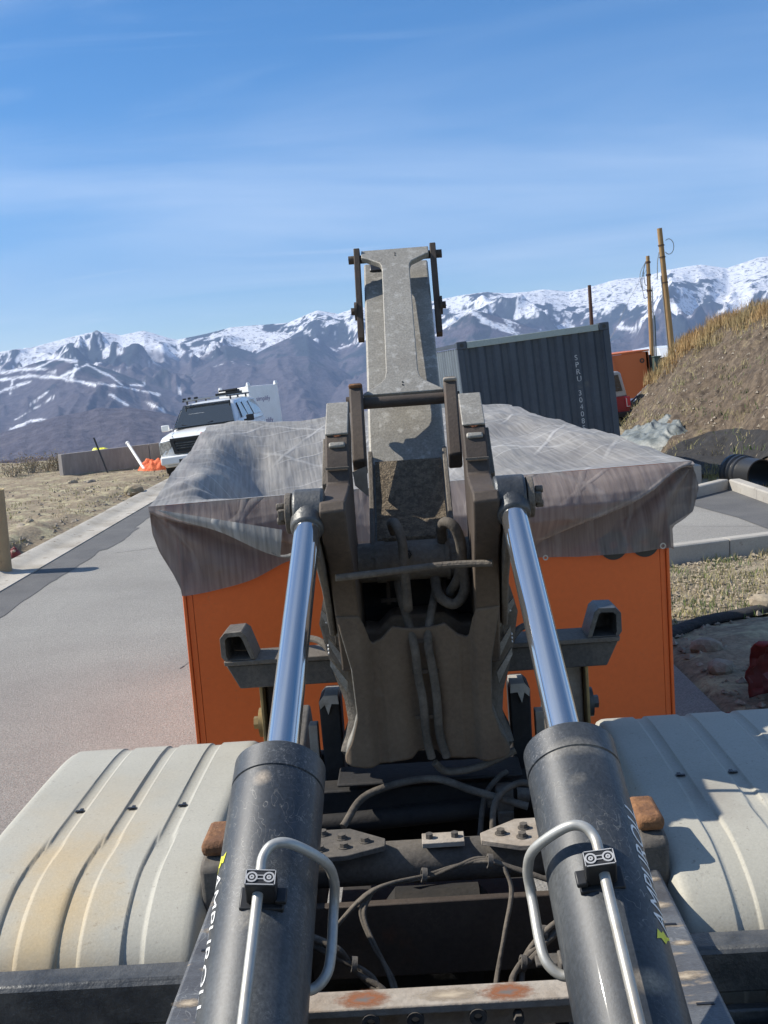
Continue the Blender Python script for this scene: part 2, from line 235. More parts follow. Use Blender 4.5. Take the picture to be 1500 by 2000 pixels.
# ------------------------------------------------------------------ mesh helpers
class MB:
    def __init__(s): s.v = []; s.f = []
    def add(s, vs, fs):
        o = len(s.v); s.v += [tuple(p) for p in vs]; s.f += [tuple(i+o for i in q) for q in fs]; return s
    def box(s, c, d, M=None):
        x, y, z = d[0]/2, d[1]/2, d[2]/2
        vs = [Vector((a*x, b*y, e*z)) for a in (-1, 1) for b in (-1, 1) for e in (-1, 1)]
        if M is not None: vs = [M @ p for p in vs]
        c = Vector(c); vs = [p+c for p in vs]
        return s.add(vs, [(0, 1, 3, 2), (4, 6, 7, 5), (0, 4, 5, 1), (2, 3, 7, 6), (0, 2, 6, 4), (1, 5, 7, 3)])
    def prism(s, poly, fn, a, b):        # poly 2-D; fn(p, t) -> 3-D
        n = len(poly); vs = [fn(p, a) for p in poly]+[fn(p, b) for p in poly]
        return s.add(vs, [tuple(range(n-1, -1, -1)), tuple(range(n, 2*n))]+[(i, (i+1) % n, n+(i+1) % n, n+i) for i in range(n)])
    def tube(s, path, r, n=10, cap=True):
        P = [Vector(p) for p in path]; k = len(P); rr = r if isinstance(r, (list, tuple)) else [r]*k
        t0 = (P[1]-P[0]).normalized(); up = Vector((0, 0, 1)) if abs(t0.z) < .9 else Vector((1, 0, 0)); nrm = t0.cross(up).normalized(); vs = []
        for i in range(k):
            t = ((P[min(i+1, k-1)]-P[max(i-1, 0)])).normalized(); nrm = (nrm-t*nrm.dot(t)).normalized(); bn = t.cross(nrm)
            vs += [P[i]+(nrm*math.cos(2*math.pi*j/n)+bn*math.sin(2*math.pi*j/n))*rr[i] for j in range(n)]
        fs = [(i*n+j, i*n+(j+1) % n, (i+1)*n+(j+1) % n, (i+1)*n+j) for i in range(k-1) for j in range(n)]
        if cap: fs += [tuple(range(n-1, -1, -1)), tuple((k-1)*n+j for j in range(n))]
        return s.add(vs, fs)
    def cyl(s, a, b, r, n=24, r2=None): return s.tube([a, b], [r, r if r2 is None else r2], n)
    def grid(s, fn, nu, nv):
        vs = [fn(i/nu, j/nv) for j in range(nv+1) for i in range(nu+1)]
        return s.add(vs, [(j*(nu+1)+i, j*(nu+1)+i+1, (j+1)*(nu+1)+i+1, (j+1)*(nu+1)+i) for j in range(nv) for i in range(nu)])
    def ring(s, c, ax, r, th, wd, n=24):
        c = Vector(c); ax = Vector(ax).normalized(); q = ax.to_track_quat('Z', 'Y'); vs = []
        for j in range(n):
            a = 2*math.pi*j/n; e = q @ Vector((math.cos(a), math.sin(a), 0))
            vs += [c+e*r-ax*wd/2, c+e*r+ax*wd/2, c+e*(r-th)+ax*wd/2, c+e*(r-th)-ax*wd/2]
        return s.add(vs, [(4*j+k, 4*j+(k+1) % 4, 4*((j+1) % n)+(k+1) % 4, 4*((j+1) % n)+k) for j in range(n) for k in range(4)])
    def loose(s, name, m, parent=None, **kw):      # one object per separate piece
        pa = list(range(len(s.v)))
        def fd(i):
            while pa[i] != i: pa[i] = pa[pa[i]]; i = pa[i]
            return i
        for f in s.f:
            for j in f[1:]: pa[fd(j)] = fd(f[0])
        grp = {}
        for f in s.f: grp.setdefault(fd(f[0]), []).append(f)
        out = []
        for fs in grp.values():
            ids = sorted({i for f in fs for i in f}); mpn = {i: k for k, i in enumerate(ids)}; q = MB(); q.add([s.v[i] for i in ids], [tuple(mpn[i] for i in f) for f in fs]); out.append(q.build(name, m, parent, **kw))
        return out
    def build(s, name, m, parent=None, bevel=0, smooth=35, seg=2, recalc=True, thick=0):
        me = bpy.data.meshes.new(name); me.from_pydata([tuple(p) for p in s.v], [], s.f)
        if recalc:
            import bmesh; bm = bmesh.new(); bm.from_mesh(me); bmesh.ops.recalc_face_normals(bm, faces=bm.faces); bm.to_mesh(me); bm.free()
        me.materials.append(MATS[m] if isinstance(m, str) else m)
        if smooth:
            me.polygons.foreach_set('use_smooth', [True]*len(me.polygons)); me.set_sharp_from_angle(angle=R(smooth))
        o = bpy.data.objects.new(name, me); COL.objects.link(o)
        if parent: o.parent = parent
        if thick: q = o.modifiers.new('solid', 'SOLIDIFY'); q.thickness = thick; q.offset = 0
        if bevel: q = o.modifiers.new('bevel', 'BEVEL'); q.width = bevel; q.segments = seg; q.limit_method = 'ANGLE'; q.angle_limit = R(40)
        return o
def np_grid(name, m, X, Y, Z, parent=None, attrs=None):
    ny, nx = X.shape; v = np.stack([X, Y, Z], -1).reshape(-1, 3)
    i = np.arange(nx-1)[None, :]+np.arange(ny-1)[:, None]*nx
    f = np.stack([i, i+1, i+1+nx, i+nx], -1).reshape(-1, 4)
    me = bpy.data.meshes.new(name); me.vertices.add(len(v)); me.vertices.foreach_set('co', v.ravel())
    me.loops.add(f.size); me.polygons.add(len(f)); me.polygons.foreach_set('loop_start', np.arange(len(f))*4); me.loops.foreach_set('vertex_index', f.ravel().astype(np.int32))
    me.update(calc_edges=True); me.polygons.foreach_set('use_smooth', [True]*len(f)); me.materials.append(MATS[m] if isinstance(m, str) else m)
    if attrs:
        for k, a in attrs.items(): q = me.attributes.new(k, 'FLOAT', 'POINT'); q.data.foreach_set('value', a.ravel().astype(np.float32))
    me.validate(); o = bpy.data.objects.new(name, me); COL.objects.link(o)
    if parent: o.parent = parent
    return o
def tag(o, label, cat, group=None, kind=None):
    o['label'] = label; o['category'] = cat
    if group: o['group'] = group
    if kind: o['kind'] = kind
    return o
def struct(o): o['kind'] = 'structure'; return o
def empty(name, loc=(0, 0, 0), rz=0, label=None, cat=None, group=None, rot=None):
    o = bpy.data.objects.new(name, None); COL.objects.link(o); o.location = loc; o.rotation_euler = rot if rot else (0, 0, rz); o.empty_display_size = .2
    if label: tag(o, label, cat, group)
    return o
def smooth_path(pts, n=6):
    P = [Vector(p) for p in pts]; P = [P[0]*2-P[1]]+P+[P[-1]*2-P[-2]]; out = []
    for i in range(1, len(P)-2):
        for k in range(n):
            t = k/n; a, b, c, d = P[i-1], P[i], P[i+1], P[i+2]
            out.append(.5*((2*b)+(c-a)*t+(2*a-5*b+4*c-d)*t*t+(3*b-a-3*c+d)*t**3))
    out.append(P[-2]); return out
def text_mesh(name, body, size, m, fn, parent, depth=.0015, spacing=1.0, shear=0, sub=0):
    cu = bpy.data.curves.new('t', 'FONT'); cu.body = body; cu.size = size; cu.extrude = depth; cu.space_character = spacing; cu.shear = shear; cu.resolution_u = 3
    o = bpy.data.objects.new('t', cu); COL.objects.link(o)
    dg = bpy.context.evaluated_depsgraph_get(); me = bpy.data.meshes.new_from_object(o.evaluated_get(dg)); bpy.data.objects.remove(o); bpy.data.curves.remove(cu)
    import bmesh; bm = bmesh.new(); bm.from_mesh(me)
    if sub:
        bmesh.ops.triangulate(bm, faces=bm.faces)
        for _ in range(sub): bmesh.ops.subdivide_edges(bm, edges=[e for e in bm.edges if e.calc_length() > size*.18], cuts=1)
    bm.to_mesh(me); bm.free()
    w_ = max((v.co.x for v in me.vertices), default=1)
    for v in me.vertices: v.co = fn(v.co.x, v.co.y, v.co.z, w_)
    me.materials.clear(); me.materials.append(MATS[m]); r = bpy.data.objects.new(name, me); COL.objects.link(r); r.parent = parent; return r
def frustum_ring(m, pts_o, pts_i, fn, a, b):   # hollow extruded ring
    n = len(pts_o); vs = [fn(p, t) for t in (a, b) for p in pts_o+pts_i]
    fs = []
    for i in range(n):
        j = (i+1) % n
        fs += [(i, j, n+j, n+i), (2*n+i, 3*n+i, 3*n+j, 2*n+j), (i, 2*n+i, 2*n+j, j), (n+i, n+j, 3*n+j, 3*n+i)]
    m.add(vs, fs)
def splat_material(name, inner, outer):
    m = bpy.data.materials.new(name); m.use_nodes = True; n = m.node_tree.nodes; l = m.node_tree.links; b = n['Principled BSDF']; b.inputs['Roughness'].default_value = .9
    tc = n.new('ShaderNodeTexCoord'); ln = n.new('ShaderNodeVectorMath'); ln.operation = 'LENGTH'; l.new(tc.outputs['Object'], ln.inputs[0])
    no = n.new('ShaderNodeTexNoise'); l.new(tc.outputs['Object'], no.inputs['Vector']); no.inputs['Scale'].default_value = 2.6; no.inputs['Detail'].default_value = 9; no.inputs['Roughness'].default_value = .7
    ad = n.new('ShaderNodeMath'); ad.operation = 'MULTIPLY_ADD'; l.new(no.outputs['Fac'], ad.inputs[0]); ad.inputs[1].default_value = 1.3; l.new(ln.outputs['Value'], ad.inputs[2])
    def mr(lo, hi, a, c): q = n.new('ShaderNodeMapRange'); l.new(ad.outputs[0], q.inputs[0]); q.inputs[1].default_value = lo; q.inputs[2].default_value = hi; q.inputs[3].default_value = a; q.inputs[4].default_value = c; return q.outputs[0]
    mx = n.new('ShaderNodeMixRGB'); l.new(mr(.75, 1.05, 0, 1), mx.inputs[0]); mx.inputs[1].default_value = (*inner, 1); mx.inputs[2].default_value = (*outer, 1); l.new(mx.outputs[0], b.inputs['Base Color'])
    l.new(mr(1.0, 1.55, .9, 0), b.inputs['Alpha']); MATS[name] = m
splat_material('rust_splat', (.15, .13, .12), (.27, .095, .035)); splat_material('orange_splat', (.42, .12, .03), (.30, .11, .05)); splat_material('mud_splat', (.50, .42, .31), (.34, .28, .21)); splat_material('dark_splat', (.05, .04, .035), (.10, .085, .07))
def splat(name, m, c, sx, sy, parent, nrm=(0, 0, 1), rz=0):
    me = bpy.data.meshes.new(name); me.from_pydata([(math.cos(i*math.pi/8), math.sin(i*math.pi/8), 0) for i in range(16)], [], [tuple(range(16))]); me.materials.append(MATS[m])
    o = bpy.data.objects.new(name, me); COL.objects.link(o); o.parent = parent; q = Vector(nrm).to_track_quat('Z', 'Y').to_matrix().to_4x4() @ Matrix.Rotation(rz, 4, 'Z')
    o.matrix_local = Matrix.Translation(Vector(c)) @ q @ Matrix.Diagonal((sx, sy, 1, 1)); return o
#--STRUCT--
# ================================================================== SETTING
def se(px, py): p = at(px, py, 1.0); return p.x, p.z-CAM_H
def ridge_fn(pts):
    a = np.array([se(*p) for p in pts]); a = a[np.argsort(a[:, 0])]
    return lambda s: np.interp(s, a[:, 0], a[:, 1])
def sm(t): t = np.clip(t, 0, 1); return t*t*(3-2*t)
skyl = ridge_fn([(-900, 800), (-500, 730), (-300, 745), (-150, 715), (0, 690), (60, 680), (130, 660), (190, 646), (235, 655), (280, 645), (345, 664), (400, 652), (450, 640), (560, 630), (620, 606), (660, 613), (700, 600), (780, 600), (860, 585), (900, 577), (950, 570), (1000, 573), (1060, 565), (1110, 570), (1160, 558), (1200, 547), (1260, 540), (1310, 525), (1370, 517), (1420, 523), (1480, 503), (1560, 492), (1700, 510), (1900, 560), (2400, 600)])
midl = ridge_fn([(-900, 820), (-400, 760), (-100, 745), (0, 730), (80, 704), (140, 698), (215, 722), (290, 750), (400, 785), (520, 820), (640, 770), (740, 712), (865, 645), (921, 604), (990, 624), (1060, 648), (1160, 682), (1300, 706), (1500, 650), (1800, 640), (2400, 700)])
spur = ridge_fn([(-900, 900), (200, 860), (300, 760), (380, 704), (440, 672), (500, 690), (560, 662), (600, 655), (680, 715), (760, 760), (900, 800), (2400, 860)])
nearl = ridge_fn([(-900, 880), (-300, 862), (0, 848), (60, 830), (110, 815), (190, 798), (250, 796), (330, 809), (430, 838), (560, 852), (700, 842), (900, 800), (1200, 790), (1600, 780), (2400, 800)])
ns, nr = 1300, 430
S = np.linspace(-.95, .95, ns)
Rr = np.concatenate([np.geomspace(44, 1500, 40)[:-1], np.linspace(1500, 3600, 90)[:-1], np.linspace(3600, 11000, nr-128)])
SS, RR = np.meshgrid(S, Rr); ZB = -1.0-240*sm((RR-44)/850.)
ang = SS*9000
def layer(fn, r1, frac, amp, seed, back=.5):
    t = (RR-r1*frac)/(r1*(1-frac)); zr = fn(SS)*r1+CAM_H; up = np.clip(t, 0, 1); dn = np.clip((RR-r1)/(r1*back), 0, 1)
    warp = 700*fbm(ang/2600, RR/2600, 3, seed+9)
    rg = .72*ridged((ang+warp)/1050, (RR+warp*.6)/1900, 7, seed, .52)+.28*ridged((ang-warp*.7)/420, (RR+warp)/620, 4, seed+5); env = np.sin(np.pi*np.clip(up, 0, 1))**.8
    h = ZB+(zr-ZB)*(up**1.25)*(1-sm(dn))
    h = h+(rg-.42)*amp*env*(t > 0)*(dn <= 0); cap = (fn(SS)+.0012)*RR+CAM_H; ex = np.maximum(h-cap, 0)*(RR < r1*1.02)
    return h-ex*.93, up*(dn < 1)
Z = ZB.copy()
for args in ((skyl, 9000, .50, 560, 3), (midl, 6100, .58, 230, 21), (spur, 7400, .62, 250, 43), (nearl, 3100, .5, 60, 61)):
    h, _ = layer(*args); Z = np.maximum(Z, h)
Z += 5*fbm(ang/120, RR/120, 4, 77)*sm((RR-900)/900)
YY = RR; XX = SS*RR
# land cover from height, slope and noise
gz, gx = np.gradient(Z); drr = np.gradient(Rr)[:, None]; dzdr = gz/drr; dzdx = gx/(RR*(S[1]-S[0]))
elev = (Z+240)/1250.
ww = 160*fbm(ang/500, RR/500, 3, 99); n1 = fbm(ang/900, RR/1000, 5, 91, .6); n2 = fbm((ang+ww)/190, (RR+ww)/330, 5, 92, .68); n3 = fbm(ang/60, RR/110, 4, 93, .7); lap = np.zeros_like(Z); lap[1:-1, 1:-1] = (np.roll(Z, 3, 1)+np.roll(Z, -3, 1)-2*Z)[1:-1, 1:-1]; gul = np.clip(lap/9., -1, 1)
snowf = elev+.20*n1+.17*n2+.06*n3-.10*np.clip(-dzdx, -1, 1)
snow = sm(((elev-.49+.05*(SS < -.1))*1.9-(.80*n2+.46*n1+.34*n3)+.10*gul-.10*np.clip(-dzdx, -1, 1))/.07)*sm((elev+.18*n1-.25)/.07)
snow *= sm((RR-3500)/800)
tree = sm((.30*n1+.5*n2+.12+(elev-.42)*1.1-.06*np.clip(dzdx, -1, 1))/.14)*(RR > 3300)
E_ = (Z-CAM_H)/RR
def run(pts, wd):
    global snow
    P = np.array([se(*p) for p in pts]); d = np.full(Z.shape, 9.)
    for a, b in zip(P[:-1], P[1:]):
        ab = b-a; t = np.clip(((SS-a[0])*ab[0]+(E_-a[1])*ab[1])/(ab@ab), 0, 1); d = np.minimum(d, np.hypot(SS-a[0]-t*ab[0], (E_-a[1]-t*ab[1])))
    snow = np.maximum(snow, (1-sm((d+.0014*n3+.0007*n2-wd*.66/2100)/.0009))*(RR > 3300))
for p, wd in (([(0, 742), (60, 734), (120, 738), (185, 752)], 2.6), ([(0, 728), (40, 722), (90, 720)], 2.2), ([(120, 735), (170, 712), (215, 735), (240, 752)], 2.2), ([(70, 720), (110, 700), (150, 706)], 3.2), ([(25, 740), (20, 770)], 1.3), ([(0, 765), (60, 745)], 1.4), ([(60, 790), (100, 760)], 1.2), ([(150, 712), (140, 735)], 2.), ([(215, 770), (250, 792)], 1.3), ([(255, 752), (283, 752), (280, 742)], 1.4), ([(190, 748), (240, 756), (310, 770)], 1.4), ([(283, 785), (322, 803)], 1.7), ([(22, 838), (60, 822), (90, 820), (85, 835), (68, 838), (78, 826)], 2.4), ([(30, 820), (105, 775)], .9), ([(350, 755), (352, 770)], 1.1),
              ([(862, 640), (880, 628), (905, 612), (920, 606)], 6), ([(925, 612), (960, 632), (1000, 645)], 5), ([(940, 628), (1010, 652)], 4), ([(1160, 604), (1190, 596), (1215, 588), (1245, 570), (1262, 545)], 4), ([(1180, 560), (1215, 552), (1250, 545)], 5), ([(1240, 592), (1252, 572)], 2.4), ([(1350, 570), (1400, 575), (1440, 550)], 3), ([(1325, 598), (1340, 606)], 4), ([(1400, 612), (1450, 590), (1490, 560)], 3), ([(1210, 640), (1240, 642)], 2.5)): run(p, wd)
mm = bpy.data.materials.new('mountain_cover'); mm.use_nodes = True; t_ = mm.node_tree; n_ = t_.nodes; l_ = t_.links; b_ = n_['Principled BSDF']; b_.inputs['Roughness'].default_value = .95; b_.inputs['Specular IOR Level'].default_value = .1
def attr(k): q = n_.new('ShaderNodeAttribute'); q.attribute_name = k; return q.outputs['Fac']
tcn = n_.new('ShaderNodeTexCoord')
def nz(s, lo, hi, a=0., c=1.):
    q = n_.new('ShaderNodeTexNoise'); l_.new(tcn.outputs['Object'], q.inputs['Vector']); q.inputs['Scale'].default_value = s; q.inputs['Detail'].default_value = 8; q.inputs['Roughness'].default_value = .7
    r = n_.new('ShaderNodeMapRange'); l_.new(q.outputs['Fac'], r.inputs[0]); r.inputs[1].default_value = lo; r.inputs[2].default_value = hi; r.inputs[3].default_value = a; r.inputs[4].default_value = c; return r.outputs[0]
def mixn(f, a, c):
    q = n_.new('ShaderNodeMixRGB'); l_.new(f, q.inputs[0])
    for k, v in ((1, a), (2, c)):
        if isinstance(v, tuple): q.inputs[k].default_value = (*v, 1)
        else: l_.new(v, q.inputs[k])
    return q.outputs[0]
brush = mixn(nz(.006, .35, .65), (.088, .080, .100), (.140, .122, .132)); brush = mixn(nz(.03, .42, .62), brush, (.065, .055, .065))
cov = mixn(attr('tree'), brush, mixn(nz(.02, .35, .7), (.018, .028, .034), (.04, .05, .055)))
sn = n_.new('ShaderNodeMath'); sn.operation = 'MULTIPLY'; l_.new(attr('snow'), sn.inputs[0]); l_.new(nz(.03, .38, .48, .1, 1), sn.inputs[1])
l_.new(mixn(sn.outputs[0], cov, (.86, .87, .90)), b_.inputs['Base Color'])
bpn = n_.new('ShaderNodeBump'); bpn.inputs['Distance'].default_value = 30; bpn.inputs['Strength'].default_value = .8; l_.new(nz(.012, 0, 1), bpn.inputs['Height']); l_.new(bpn.outputs[0], b_.inputs['Normal'])
struct(np_grid('mountains', mm, XX, YY, Z, attrs={'snow': snow, 'tree': tree}))

# near ground: one dirt sheet under everything, falling away at the edge of the bench
gx_, gy_ = np.meshgrid(np.concatenate([np.linspace(-70, -14, 70)[:-1], np.linspace(-14, -4.4, 110)[:-1], np.linspace(-4.4, 1.6, 16)[:-1], np.linspace(1.6, 9, 100)[:-1], np.linspace(9, 70, 60)]), np.linspace(-8, 60, 520))
gz_ = .07*fbm(gx_*.5, gy_*.5, 3, 5)+.035*fbm(gx_*2.2, gy_*2.2, 4, 6, .65)+.03*ridged(gx_*1.4, gy_*1.4, 3, 8)
side = sm((-5.15-gx_)/.8); rs_ = sm((gx_-2.05)/.2)
gz_ = np.where(gx_ < 0, -.05+side*(.10+gz_+.03*sm((-6-gx_)/3)), -.05+rs_*(.045+gz_*.8))
gz_ += .12*ridged(gx_*1.1, gy_*.7, 4, 15)*np.exp(-((gx_+6.1)/.6)**2)*(gy_ < 24)       # spoil along the gutter
gz_ -= .30*np.exp(-((gx_+5.62)/.22)**2)*np.exp(-((gy_-15.6)/1.1)**2)
gz_ = np.where((gx_ > 2.1) & (gy_ < 8.9), gz_+.05*ridged(gx_*3, gy_*3, 4, 33)+.02, gz_)
gz_ -= 1.2*sm((gy_-37)/9)+6*sm((gy_-44)/18)+2.5*sm((-gx_-9-.35*gy_)/25)
struct(np_grid('ground', 'dirt', gx_, gy_, gz_))

# road
def sheet(name, m, x0, x1, y0, y1, z, nx=40, ny=60, e0=None, e1=None, bumpy=.0):
    u, v = np.meshgrid(np.linspace(0, 1, nx), np.linspace(0, 1, ny)); y = y0+(y1-y0)*v
    a = x0 if e0 is None else e0(y); b = x1 if e1 is None else e1(y)
    x = a+(b-a)*u; return np_grid(name, m, x, y, np.full_like(x, z)+bumpy*fbm(x*.8, y*.8, 3, 4))
struct(sheet('asphalt_road', 'aged_asphalt', -4.66, 2.05, -8, 37, .004))
struct(sheet('asphalt_patch', 'fresh_asphalt', -4.66, -4.2, -8, 30, .009, nx=12, ny=300, e1=lambda y: -4.20+.10*fbm(y*.55, y*0, 3, 9)+.03*fbm(y*3, y*0, 3, 19)+.10*(y > 15.6)*(y < 17.8)))
m = MB(); random.seed(3)
for (pts) in ([(-1.75, 8.6), (-1.62, 9.2), (-1.5, 9.6), (-1.15, 9.9)], [(-3.9, 15.2), (-3.2, 15.45), (-2.4, 15.4)]):
    p = [(x+random.uniform(-.03, .03), y, .0085) for x, y in pts]; q = smooth_path(p, 8)
    for i, (a, b) in enumerate(zip(q[:-1], q[1:])):
        d = (b-a).normalized(); nrm = Vector((-d.y, d.x, 0))*random.uniform(.003, .008); m.add([a-nrm, a+nrm, b+nrm, b-nrm], [(0, 1, 2, 3)])
struct(m.build('road_crack', 'fresh_asphalt', smooth=0))
g = empty('gutter'); g['kind'] = 'structure'
y = 5.0; k = 0
while y < 31:
    m = MB(); L = 3.05; o = .02*math.sin(k*2.1)
    prof = [(-5.25+o*.4, -.12), (-5.25+o*.4, .075), (-5.12, .075), (-5.02, .03), (-4.9, .014), (-4.665, .022), (-4.665, -.12)]
    m.prism(prof, lambda p, t: (p[0], t, p[1]), y+.006, y+L-.006); m.build('gutter_section', 'gutter_concrete', g, bevel=.006); y += L; k += 1

# right-hand parking pad with its kerbs
kd = Vector((1.155, .30, 0)).normalized(); kn = Vector((-kd.y, kd.x, 0)); K0 = Vector((2.2, 11.05, 0))
c1_ = gnd(1424, 957, .2); c0_ = gnd(1345, 977, .2); c2_ = gnd(1500, 985, .2); c2_ = c1_+(c2_-c1_)*((c1_.y-11.95)/(c1_.y-c2_.y)); c00 = c1_+(c0_-c1_)*3.2
def kerb(name, a, b, wd, z0, z1, n, side=1):
    d = (b-a); L = d.length; d = d.normalized(); nn = Vector((-d.y, d.x, 0))*side
    for i in range(n):
        m = MB(); p = a+d*(L*i/n+.005); q = a+d*(L*(i+1)/n-.005)
        sec = [(0, z0), (0, z1-.015), (.02, z1), (wd-.02, z1), (wd, z1-.015), (wd, z0)]
        m.prism(sec, lambda s_, t: (p+(q-p)*t+nn*s_[0])+Vector((0, 0, s_[1])), 0, 1); m.build('kerb_stone', 'concrete', name, bevel=.006)
pk = empty('pad_kerb'); pk['kind'] = 'structure'
kerb(pk, K0, K0+kd*3.1, .17, -.1, .235, 2)
kerb(pk, Vector((c00.x, c00.y, 0)), Vector((c1_.x+.0, c1_.y, 0)), .16, .1, .36, 4)
kerb(pk, Vector((c1_.x, c1_.y, 0)), Vector((c2_.x, c2_.y, 0)), .17, .1, .36, 3)
m = MB(); p0 = K0+kn*.172; p1 = K0+kd*2.95+kn*.172; m.add([(p0.x, p0.y, .205), (p1.x, p1.y, .205), (c2_.x+.0, c2_.y, .205), (c1_.x, c1_.y, .205), (c00.x, c00.y, .205), (p0.x-1, p0.y+2, .205)], [(0, 1, 2, 3, 4, 5)])
struct(m.build('parking_pad', 'aged_asphalt', smooth=0))
V3_ = lambda x, y: Vector((x, y, 0)); a = gnd(1352, 988, .2); b = gnd(1392, 999, .2); c = gnd(1440, 1012, .2); d = gnd(1530, 1046, .2)
m = MB(); e1_ = c1_+(c0_-c1_)*1.4; m.add([(p.x, p.y, .210) for p in (e1_, a, b, c, V3_(4.34, 11.9), V3_(c2_.x-.004, 11.99), V3_(c1_.x-.004, c1_.y-.006))], [(0, 1, 2, 3, 4, 5, 6)]); struct(m.build('pad_asphalt_patch', 'fresh_asphalt', smooth=0))
# slab behind the back kerb
s0 = gnd(1345, 936, .25); m = MB(); m.box((s0.x-.55, s0.y+.55, .3), (1.5, 1.2, .34)); o = m.build('concrete_block', 'concrete', bevel=.02); tag(o, 'low pale concrete block behind the pad kerb beside the black drain pipe', 'concrete block')

# gravel verge between the shaded dirt and the pad kerb
vx, vy = np.meshgrid(np.linspace(0, 1, 90), np.linspace(0, 1, 60)); gxx = 2.02+8*vx; gyy = 8.6+.25*(gxx-2)+vy*(11.02-8.6)+.27*vy*0; gyy = np.minimum(gyy, 11.03+.26*(gxx-2.2))
struct(np_grid('gravel_verge', 'gravel_soil', gxx, gyy, .035+.035*fbm(gxx*1.5, gyy*1.5, 3, 41)+.02*fbm(gxx*7, gyy*7, 3, 42)))
def stones(name, m_, n, region, smin, smax, seed, z=0.02):
    rs = np.random.RandomState(seed); base = np.array([(0, 0, 1), (0, 0, -.5), (1, 0, 0), (-1, 0, 0), (0, 1, 0), (0, -1, 0)], float); fs = [(0, 2, 4), (0, 4, 3), (0, 3, 5), (0, 5, 2), (1, 4, 2), (1, 3, 4), (1, 5, 3), (1, 2, 5)]
    m = MB()
    for i in range(n):
        x, y = region(rs); s_ = smin+(smax-smin)*rs.rand()**2.5; q = base*(rs.uniform(.6, 1.2, (6, 3)))*np.array([1, rs.uniform(.6, 1), rs.uniform(.45, .8)])*s_; a = rs.rand()*6.28; ca, sa = math.cos(a), math.sin(a)
        q = np.stack([q[:, 0]*ca-q[:, 1]*sa+x, q[:, 0]*sa+q[:, 1]*ca+y, q[:, 2]+z+s_*.15], 1); m.add(q, fs)
    o = m.build(name, m_, smooth=0, recalc=False); o['kind'] = 'stuff'; return o
def rg(rs):
    while True:
        x = 2.05+rs.rand()**1.2*6; y = rs.uniform(8.6, 11.0)+.26*(x-2)
        if y < 11.0+.26*(x-2.2): return x, y
o = stones('loose_gravel', 'gravel_stone', 6500, rg, .007, .036, 5, .045)
def rd(rs): return 2.15+rs.rand()**1.3*4, rs.uniform(4.5, 8.9)
stones('shaded_rubble', 'rock', 1800, rd, .012, .06, 6, .03)
def rl(rs): return -5.4-rs.rand()**1.6*9, rs.uniform(10, 34)
stones('dirt_pebbles', 'rock', 2600, rl, .015, .07, 9, .07)

# embankment on the right
F = [gnd(1180, 818), gnd(1240, 862), gnd(1300, 900), gnd(1420, 905), gnd(1560, 985), gnd(1800, 1100)]
Kc = [at(1190, 838, 38), at(1236, 786, 35.5), at(1335, 682, 33), at(1400, 640, 31), at(1500, 600, 29), at(1640, 560, 25)]
def lerp_list(P, u):
    t = u*(len(P)-1); i = min(int(t), len(P)-2); return P[i]+(P[i+1]-P[i])*(t-i)
nu, nv = 170, 130; HX = np.zeros((nv, nu)); HY = HX.copy(); HZ = HX.copy()
for j in range(nv):
    for i in range(nu):
        u = i/(nu-1); v = j/(nv-1); f = lerp_list(F, u); k_ = lerp_list(Kc, u)
        if v < .72:
            t = v/.72; p = f+(k_-f)*t; p.z += .25*math.sin(math.pi*t)*(k_.z-0)*.12-.12*(1-t)
        else:
            t = (v-.72)/.28; p = k_+Vector((14*t, 5*t, -.25*math.sin(t*1.5)+.1*t-2*t*t))
        HX[j, i], HY[j, i], HZ[j, i] = p
env = np.clip(np.linspace(0, 1, nv)[:, None]*6, 0, 1)
HZ += env*(.22*fbm(HX*.6, HY*.6, 4, 51)+.14*fbm(HX*2.2, HY*2.2, 4, 52, .65)+.10*ridged(HX*1.3, HY*1.3, 3, 53)+.09*fbm(HX*6, HY*6, 3, 54, .7))
hill = struct(np_grid('embankment', 'hill_dirt', HX, HY, HZ))
def blades(m, base, n, spread, h, w_, rs, lean=.5):
    for i in range(n):
        a = rs.rand()*6.28; r_ = spread*math.sqrt(rs.rand()); x = base[0]+r_*math.cos(a); y = base[1]+r_*math.sin(a); z = base[2]-.02
        hh = h*rs.uniform(.5, 1.15); b_ = rs.rand()*6.28; l_ = lean*hh*rs.uniform(.2, 1); dx_, dy_ = math.cos(b_)*l_, math.sin(b_)*l_; c = rs.rand()*3.14; wx, wy = math.cos(c)*w_, math.sin(c)*w_
        m.add([(x-wx, y-wy, z), (x+wx, y+wy, z), (x+dx_*.4+wx*.6, y+dy_*.4+wy*.6, z+hh*.6), (x+dx_*.4-wx*.6, y+dy_*.4-wy*.6, z+hh*.6), (x+dx_, y+dy_, z+hh)], [(0, 1, 2, 3), (3, 2, 4)])
def hp(u, v):
    i = int(u*(nu-1)); j = int(v*(nv-1)); return HX[j, i], HY[j, i], HZ[j, i]
m = MB(); rs = np.random.RandomState(2)
for k in range(700): blades(m, hp(rs.uniform(.28, 1), np.clip(.70+rs.randn()*.045, 0, .99)), 16, .30, .30, .007, rs)
for k in range(160): blades(m, hp(rs.uniform(.3, 1), rs.uniform(.72, .9)), 12, .4, .32, .008, rs)
o = m.build('dry_grass_crest', 'dry_grass', smooth=0, recalc=False); o['kind'] = 'stuff'
m = MB()
for k in range(520):
    cu = rs.uniform(.12, 1); cv = rs.uniform(.02, .72)
    if vn(cu*9, cv*6, 5) > .45: blades(m, hp(cu, cv), 9, .22, .15, .006, rs, 1.1)
for k in range(260):
    x, y = rg(rs); blades(m, (x, y, .05), 14, .2, .10, .004, rs, .9)
for k in range(260):
    x = rs.uniform(5.5, 8.2); y = rs.uniform(14.5, 20); blades(m, (x, y, .05), 9, .15, .16, .008, rs)
